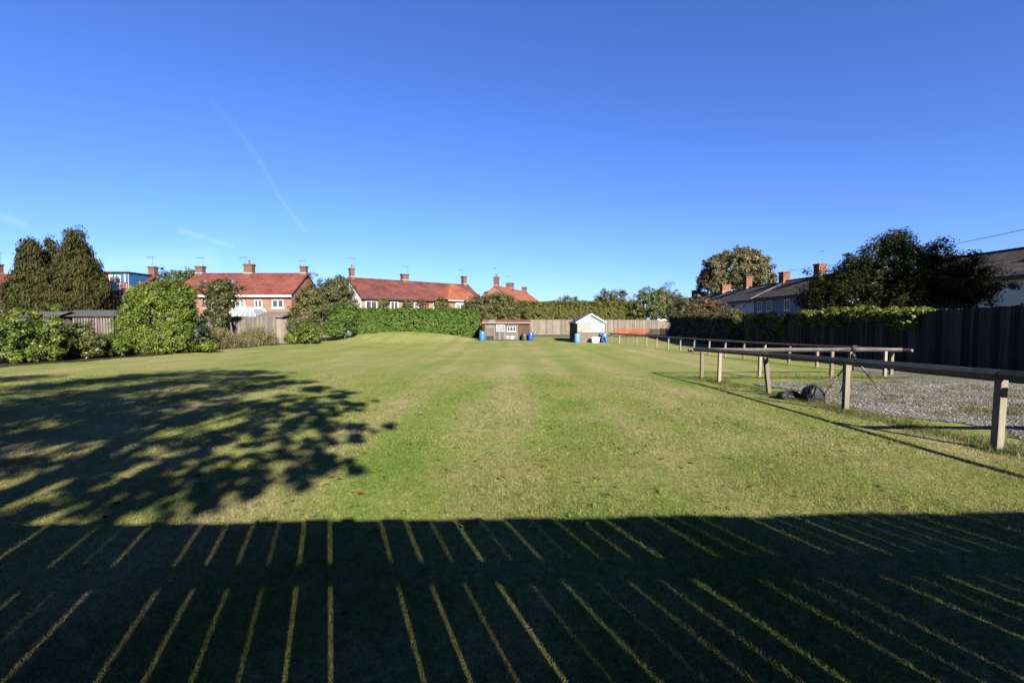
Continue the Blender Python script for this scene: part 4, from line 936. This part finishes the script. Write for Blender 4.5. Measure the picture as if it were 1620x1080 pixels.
# weeds
def weeds():
    n = 26000; y = RNG.uniform(32.5, 42.5, n); x = -23.4 + (y - 32) * .09 + RNG.uniform(-1, 1, n) * 1.1 - RNG.random(n) * 3.5 - (y > 38) * 0
    hh = (.4 + .85 * RNG.random(n)) * (.75 + .5 * np.sin(x * 1.3) * np.sin(y * 1.1)) * np.clip((-21.4 + (y - 32) * .11 - x) * .75, .2, 1.15)
    z = gz_np(y); a = RNG.random(n) * 6.28; b = np.stack([np.cos(a), np.sin(a), np.zeros(n)], 1) * .014
    base = np.stack([x, y, z], 1); tip = base + np.concatenate([RNG.normal(size=(n, 2)) * .22 * hh[:, None], hh[:, None]], 1)
    v = np.empty((n, 4, 3)); v[:, 0] = base - b; v[:, 1] = base + b; v[:, 2] = tip + b * .5; v[:, 3] = tip - b * .5
    m = n * 4; k = RNG.integers(0, n, m); f = RNG.uniform(.3, 1.05, m)[:, None]; lp = base[k] + (tip[k] - base[k]) * f + RNG.normal(size=(m, 3)) * .07
    q = leaf_quads(lp, unit(m), .10, .5)
    tag(np_mesh('tall_weeds', np.concatenate([v.reshape(-1, 3), q]), 4, np.concatenate([RNG.random(n), RNG.random(m)]), M['weeds']), 'tangle of tall dry weeds before the garden fence', 'weeds', kind='stuff')
weeds()
# trees round the houses on the left
b = at(346, 41); tree('small_tree', 'small garden tree with red brown top before the long brick house', 'tree', b, [E(b, 350, 470, 41, 1.3, 1.1, 1.2), E(b, 345, 488, 41, 1.1, 1.0, 1.1), E(b, 352, 452, 41, 1.0, .9, .6), E(b, 350, 503, 41, .75, .7, .9)], 190, .3, 36, .16, M['shrub_mid'], .11, 8, part='crown', rin=.35, zcut=.6)
b = at(368, 41.6); tree('small_tree', 'thin red leaved tree overlapping the roof of the long brick house', 'tree', b, [E(b, 358, 458, 41.6, 1.5, .8, .9), E(b, 376, 460, 41.6, .8, .7, 1.2), E(b, 325, 455, 41.6, .9, .7, .8)], 80, .3, 22, .13, M['red_brown'], .08, 8, part='crown', rin=.3, zcut=1.5)
b = at(484, 44); tree('hawthorn_bush', 'tall yellow green bush rising right of the long brick house', 'bush', b, [E(b, 484, 498, 44, 1.5, 1.2, 2.0), E(b, 492, 475, 44, 1.2, 1.1, 1.3), E(b, 470, 520, 43.6, 1.1, 1.0, 1.2), E(b, 487, 528, 43.5, 1.2, 1.0, 1.0)], 260, .33, 32, .16, M['shrub'], .08, 8, part='foliage', rin=.45)
b = at(492, 42.6); tree('shrub', 'bright green low shrub with yellow patches below the tall bush', 'shrub', b, [E(b, 490, 525, 42.6, 1.0, .8, 1.0), E(b, 462, 535, 42.6, .6, .6, .6)], 130, .25, 40, .14, M['laurel'], .04, 6, part='foliage', rin=.4)
b = at(530, 49); tree('apple_tree', 'broad olive green tree standing left of the pale gable end', 'tree', b, [E(b, 530, 462, 49, 1.7, 1.5, 1.4), E(b, 543, 472, 49, 1.1, 1.2, 1.4), E(b, 515, 485, 48.6, 1.2, 1.2, 1.5), E(b, 552, 487, 49, .8, 1, .8), E(b, 538, 448, 49.5, 1.0, .9, .7)], 330, .36, 38, .17, M['olive'], .16, 10, part='crown', rin=.45, zcut=.8)
b = at(545, 47.5); tree('shrub', 'dense mid green shrub at the left end of the clipped hedge', 'shrub', b, [E(b, 538, 508, 47.5, 1.5, 1.2, 1.5), E(b, 552, 500, 47.8, 1.0, 1.0, 1.4), E(b, 530, 520, 47.2, 1.2, 1.0, .9)], 270, .3, 40, .15, M['hedge'], .05, 7, part='foliage', rin=.5)
b = at(496, 62); tree('garden_tree', 'thin leaved tree behind the right chimney of the long brick house', 'tree', b, [E(b, 492, 450, 62, 2.0, 1.5, 2.0), E(b, 505, 460, 62, 1.5, 1.5, 2.0)], 70, .4, 24, .2, M['shrub'], .12, 12, part='crown', rin=.3, zcut=2)
b = at(293, 66); tree('garden_tree', 'dark green tree beside the left chimney of the long brick house', 'tree', b, [E(b, 294, 442, 66, 1.8, 1.6, 1.6), E(b, 280, 450, 66, 2.0, 1.6, 1.2)], 120, .45, 34, .22, M['shrub'], .16, 6, part='crown', rin=.4, zcut=2)
b = at(262, 66); tree('garden_tree', 'small dark spiky tree between the dormer house and the long brick house', 'tree', b, [E(b, 262, 443, 66, 1.1, 1.0, 1.6), E(b, 255, 452, 66, 2.2, 1.4, 1.0), E(b, 272, 452, 66, 1.4, 1.4, .9)], 110, .4, 30, .2, M['shrub_dark'], .12, 6, part='crown', rin=.3, zcut=2)
# clipped laurel hedge and bushes in front of the second house
hedge('clipped_hedge', 'long clipped bright green hedge behind the grass mound', 'hedge', (-18.6, 54.6, -.62), (-4.1, 55.4, -.62), 1.8, 3.5, 8500, .17, 13, .14, M['hedge'], wob=.08)
for lab, x, y, r1, r3 in (('small pale round bush over the hedge below the second house windows, leftmost', 606, 482, .5, .9), ('small pale bush over the hedge beside the drainpipe', 645, 484, .6, .8), ('reddish small bush over the hedge in front of the white window', 668, 484, .5, .8), ('wide green bush over the hedge below the orange red roof corner', 698, 482, 1.1, .9)):
    b = at(x, 56.9); b = (b[0], 56.9, GB); tree('garden_bush', lab, 'bush', b, [E(b, x, y, 56.9, r1, .6, r3), E(b, x, y + 18, 56.9, r1 * .8, .6, 1.3)], 46, .35, 30, .2, M['shrub'] if 'reddish' not in lab else M['red_brown'], .06, 5, 'bushes rising behind the clipped hedge', part='foliage', rin=.3)
# bush mass behind low shed
b = at(775, 59.5); tree('bramble_bush', 'wide brown and olive bush rising behind the low shed', 'bush', b, [E(b, 778, 482, 59.5, 2.6, 1.6, 1.7), E(b, 752, 485, 60, 1.7, 1.3, 1.3), E(b, 802, 489, 59.5, 2.0, 1.5, 1.4), E(b, 822, 496, 59.5, 1.5, 1.3, 1.2), E(b, 785, 505, 59, 3.6, 1.2, 1.5), E(b, 742, 495, 60, 1.2, 1.0, 1.2)], 520, .38, 36, .19, M['shrub_brown'], .08, 8, part='foliage', rin=.5, zcut=.1)
mb = MB(); mb.lathe([(1.3, 0), (1.25, .9), (1.1, 1.5), (.7, 1.95), (.25, 2.15), (.05, 2.18)], 14); o = mb.build('covered_heap', M['tarp'], None, True); q = P(797, 505, 57); o.location = (q.x, 57, GB); o.scale = (.8, .6, 1.12); tag(o, 'dark green covered heap peeping over the low shed roof', 'heap')
# tall cypress hedge over the far fence
hedge('cypress_hedge', 'tall clipped cypress hedge above the far pale fence', 'hedge', (-8.5, 77.6, 0), (22.0, 77.0, 0), 2.6, 5.25, 6500, .26, 24, .20, M['cypress'], wob=.07, taper=.3, base=2.2, aspect=.45)
for lab, x, Y, ev, n, mat in (('low brown domed tree beyond the cypress hedge, left of the white shed roof', 896, 98, [(896, 480, 3.0, 2.5, 1.7), (882, 484, 1.8, 2, 1.2), (908, 483, 2, 2, 1.3)], 130, 'chestnut'),
                              ('olive domed tree beyond the cypress hedge, right of the white shed roof', 966, 98, [(960, 473, 2.8, 2.5, 2.0), (980, 472, 2.6, 2.5, 2.0), (968, 482, 3.8, 2.5, 1.6)], 190, 'olive')):
    b = at(x, Y); tree('garden_tree', lab, 'tree', b, [E(b, a, c, Y, r1, r2, r3) for a, c, r1, r2, r3 in ev], n, .62, 36, .27, M[mat], .2, 6, part='crown', rin=.4, zcut=2)
b = at(1024, 71.0); b = (b[0], 76.2, b[2]); tree('garden_tree', 'yellow green spreading tree at the right end of the cypress hedge', 'tree', b, [E(b, 1024, 480, 76, 2.6, 2, 2.4), E(b, 1008, 490, 76, 2.2, 1.6, 1.8), E(b, 1040, 478, 76.5, 2.0, 1.8, 2.4), E(b, 1040, 497, 75.6, 2.0, 1, 1.5)], 330, .42, 36, .22, M['shrub'], .16, 8, part='crown', rin=.45, zcut=1)
b = at(1060, 80); tree('garden_tree', 'thin topped pale tree left of the distant slate roofs', 'tree', b, [E(b, 1058, 470, 80, 2.3, 2, 2.3), E(b, 1068, 478, 80, 1.8, 2, 2.4), E(b, 1048, 468, 80, 1.4, 1.4, 1.8)], 130, .45, 28, .2, M['olive'], .14, 12, part='crown', rin=.3, zcut=1)
b = at(1078, 64); tree('garden_tree', 'grey green bush behind the blue barrel', 'bush', b, [E(b, 1080, 490, 64, 1.8, 1.5, 1.7), E(b, 1068, 497, 64, 1.4, 1.3, 1.4), E(b, 1092, 498, 64, 1.4, 1.3, 1.3)], 170, .36, 34, .18, M['olive'], .08, 6, part='foliage', rin=.35)
b = at(1118, 57); tree('hawthorn_tree', 'twiggy brown hawthorn in front of the distant slate roofs', 'tree', b, [E(b, 1112, 483, 57, 1.8, 1.4, 1.3), E(b, 1130, 485, 57, 1.5, 1.4, 1.2), E(b, 1100, 490, 57, 1.3, 1.2, 1.0), E(b, 1120, 500, 57, 2.2, 1.4, 1.2)], 190, .33, 30, .16, M['red_brown'], .1, 14, part='crown', rin=.3, zcut=.6)
# shaded hedge on the right boundary
hedge('boundary_hedge', 'dark shaded boundary hedge between the board fence and the far corner', 'hedge', (17.4, 34.2, 0), (21.9, 61.0, 0), 1.8, 2.5, 3600, .22, 22, .15, M['olive'], wob=.16, h1=2.85)
b = at(1165, 37); tree('shrub', 'sunlit shrub growing at the end of the dark board fence', 'shrub', b, [E(b, 1160, 505, 37, .9, .8, 1.0), E(b, 1172, 512, 36.5, .6, .6, .9)], 80, .25, 34, .13, M['shrub'], .04, 6, part='foliage', rin=.3)
# big round chestnut
b = at(1165, 88); tree('chestnut_tree', 'big round browning tree beyond the terraced roofs', 'tree', b, [E(b, 1165, 425, 88, 5.2, 4.5, 3.9), E(b, 1140, 432, 88, 3.8, 3.5, 3.8), E(b, 1190, 430, 88, 3.8, 3.5, 3.8), E(b, 1178, 412, 88, 3.0, 3, 2.2), E(b, 1130, 452, 88, 3.0, 3, 3.2), E(b, 1200, 448, 88, 3.0, 3, 3)], 1100, .6, 40, .32, M['chestnut'], .5, 10, part='crown', rin=.55, zcut=3, lump=.08)
# big dark tree over fence
b = (21.8, 26.6, gz(21.8, 26.6))
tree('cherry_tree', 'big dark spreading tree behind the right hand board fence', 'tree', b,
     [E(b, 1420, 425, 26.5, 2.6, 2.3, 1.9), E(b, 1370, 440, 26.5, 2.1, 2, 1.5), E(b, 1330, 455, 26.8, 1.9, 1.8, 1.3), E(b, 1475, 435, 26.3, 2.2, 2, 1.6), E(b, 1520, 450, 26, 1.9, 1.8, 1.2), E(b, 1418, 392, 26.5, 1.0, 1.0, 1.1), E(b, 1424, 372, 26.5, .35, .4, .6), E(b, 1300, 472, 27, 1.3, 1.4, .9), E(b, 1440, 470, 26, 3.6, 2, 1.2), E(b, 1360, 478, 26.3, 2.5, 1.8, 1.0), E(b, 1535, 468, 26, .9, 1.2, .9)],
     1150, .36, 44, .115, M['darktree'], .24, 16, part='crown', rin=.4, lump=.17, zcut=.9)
b = (26.6, 18.2, gz(26.6, 18.2))  # out of sight tree, added only to shade the dark tree
tree('garden_tree', 'unseen tall leafy tree added outside the right edge of the view to shade the big dark tree', 'tree', b, [(0, 0, 5.6, 3.6, 3.2, 4.6), (-.8, .6, 8.2, 2.4, 2.2, 2.4), (-1.6, .5, 4.5, 2.2, 2.4, 3.0), (1.5, -.5, 6, 2.6, 2.6, 4)], 420, .5, 46, .2, M['shrub_mid'], .3, 14, part='crown', rin=.3, zcut=1.2)
# climbers over the fence top
def climber(label, y0, y1, n, top, mat, drop):
    t = thing('climber', label, 'climbing plant', (17.05, (y0 + y1) / 2, gz(17, (y0 + y1) / 2)), 0, 'climbers over the right hand fence'); ym_ = (y0 + y1) / 2
    y = RNG.uniform(y0, y1, n); env = np.sin((y - y0) / (y1 - y0) * np.pi) ** .5; c = np.stack([RNG.normal(size=n) * .22 + .05, y - ym_, top + (RNG.random(n) - .35) * .32 * env], 1)
    k = RNG.random(n) < .3; c[k, 2] -= RNG.random(k.sum()) * drop; c[k, 0] = -.12 - RNG.random(k.sum()) * .12
    clump_leaves(c, .2, 30, .12, mat, 'foliage', t, .7, None, None, .5, .8)
    mb = MB()
    for i in range(6):
        q = -(y1 - y0) / 2 + (i + .5) * (y1 - y0) / 6; mb.tube([(.12, q, 0), (.1, q + .2, 1.2), (-.05, q, top)], [.03, .022, .01], 5)
    mb.build('stems', BARK, t)
climber('bright sunlit climber spread along the fence top below the dark tree', 19.0, 27.4, 210, 2.45, M['ivy'], .6)
climber('smaller bright climber on the fence top right of the hedge end', 28.4, 32.8, 130, 2.4, M['ivy'], 1.3)
t = thing('street_lamp', 'slim grey street lamp rising above the bushes left of the distant slate roofs', 'street lamp', (P(1063, 500, 82).x, 82, GB), 0)
mb = MB(); mb.tube([(0, 0, 0), (0, 0, 3), (0, 0, 6.9), (.12, 0, 7.15), (.5, 0, 7.25)], [.1, .085, .06, .05, .045], 8); mb.build('pole', M['metal'], t, True)
mb = MB(); mb.hexa([(.4, -.16, 7.15), (1.1, -.16, 7.2), (1.1, .16, 7.2), (.4, .16, 7.15), (.4, -.1, 7.38), (1.1, -.1, 7.34), (1.1, .1, 7.34), (.4, .1, 7.38)]); mb.build('lamp_head', M['offwhite'], t, bevel=.03)
q = P(1056, 0, 73.9); mb = MB(); pts = [(-.9 + .18 * i, .02 * math.sin(i * 2.2), 2.28 + .10 * math.sin(i * 1.3) + .05 * math.sin(i * 3.1)) for i in range(11)]
mb.tube(pts, [.06, .12, .15, .13, .17, .16, .12, .15, .13, .1, .05], 9); o = mb.build('white_sheet', M['white'], None, True); o.location = (q.x, 74.0, GB); tag(o, 'crumpled white sheet lying along the top of the far fence above the netting', 'sheet')
dead_leaf('pale grey scrap lying alone on the open sunny lawn', 667, 656, M['flash'], .085)
# tree behind the viewer: throws the dappled shade over the left of the lawn
def shade_tree():
    bx, by = -.9, -6.2; b = (bx, by, gz(bx, by)); t = thing('shade_tree', 'spreading tree behind the viewer, shading the left of the lawn', 'tree', b, 0)
    kk = math.tan(SUN_EL) / SUN_Y; blobs = []
    spec = [(60, 640, .9), (20, 600, .8), (70, 612, .9), (130, 606, 1.0), (200, 598, 1.0), (270, 593, 1.0), (340, 590, 1.0), (400, 591, .8), (235, 610, .9), (165, 620, .9), (300, 606, .9), (365, 602, .9), (430, 598, .6), (120, 648, .9), (190, 640, .9), (260, 630, .9), (330, 622, .8), (400, 613, .7), (460, 606, .5), (500, 615, .45),
            (530, 628, .32), (555, 622, .16), (548, 640, .26), (572, 645, .14), (40, 690, .75), (105, 688, .7), (170, 676, .65), (240, 665, .7), (310, 652, .7), (380, 643, .6), (440, 636, .55), (490, 645, .4), (520, 656, .3), (480, 668, .3), (530, 674, .2), (565, 679, .13), (595, 678, .07),
            (430, 668, .32), (380, 676, .3), (320, 690, .25), (270, 700, .25), (440, 692, .1), (480, 700, .12), (515, 699, .1), (550, 700, .07), (50, 735, .45), (110, 730, .4), (165, 722, .3), (220, 727, .25), (290, 722, .25), (320, 728, .25), (352, 735, .18), (378, 742, .08), (420, 722, .1), (468, 726, .1), (490, 732, .12), (515, 734, .1), (542, 733, .06),
            (35, 804, .09), (66, 793, .09), (100, 783, .22), (130, 792, .24), (165, 790, .24), (200, 785, .2), (225, 777, .15), (110, 766, .22), (175, 765, .16), (255, 752, .14), (300, 781, .15), (340, 773, .2), (380, 768, .22), (420, 763, .2), (455, 757, .12), (480, 755, .07), (275, 793, .12), (262, 770, .14),
            (20, 655, .8), (-60, 640, 1.2), (-120, 690, 1.2), (-40, 735, .4), (-40, 602, .7), (-140, 602, 1.1),]
    C = []; W_ = []
    dm_ = [2.0 if y < 632 else 1.25 if y < 705 else .62 for (x, y, r) in spec]
    for (x, y, r) in spec:
        p = G(x, y); Yt = by + RNG.uniform(-1.6, 1.6); k = (p.y - Yt) / SUN_Y
        C.append((p.x - SUN_X * k - bx, Yt - by, p.z + k * math.tan(SUN_EL) - b[2])); W_.append(r)
    C = np.array(C); W_ = np.array(W_); cc = []; cw = []
    for c, r in zip(C, W_):
        m = dm_[len(cc)]; n = max(2, int(22 * m * r ** 1.3)); fz = 1.0 if m > 1.9 else .66; n = int(n / fz ** 1.6) + 1; cw += [fz * min(.46, .10 + .40 * r)] * n; cc.append(c + RNG.normal(size=(n, 3)) * (r * .52 + .12 * (m < 1.9)) * np.array([1, 1, .62]))
    cc = np.concatenate(cc)
    clump_leaves(cc, np.array(cw), 16, .14, M['darktree'], 'crown', t, .6, None, None, .2, .6)
    mb = MB(); ctr = Vector(C.mean(0)); mb.tube([(0, 0, -.2), (.05, 0, 2), Vector((0, 0, 3)).lerp(ctr, .3), ctr], [.34, .28, .22, .08], 10)
    for c in C[::5]:
        a = Vector((0, 0, 3)).lerp(ctr, random.uniform(.1, .8)); mb.tube([a, a.lerp(Vector(c), .5) + Vector((0, 0, .2)), Vector(c)], [.06, .035, .01], 5)
    mb.build('trunk', BARK, t, True)
shade_tree()
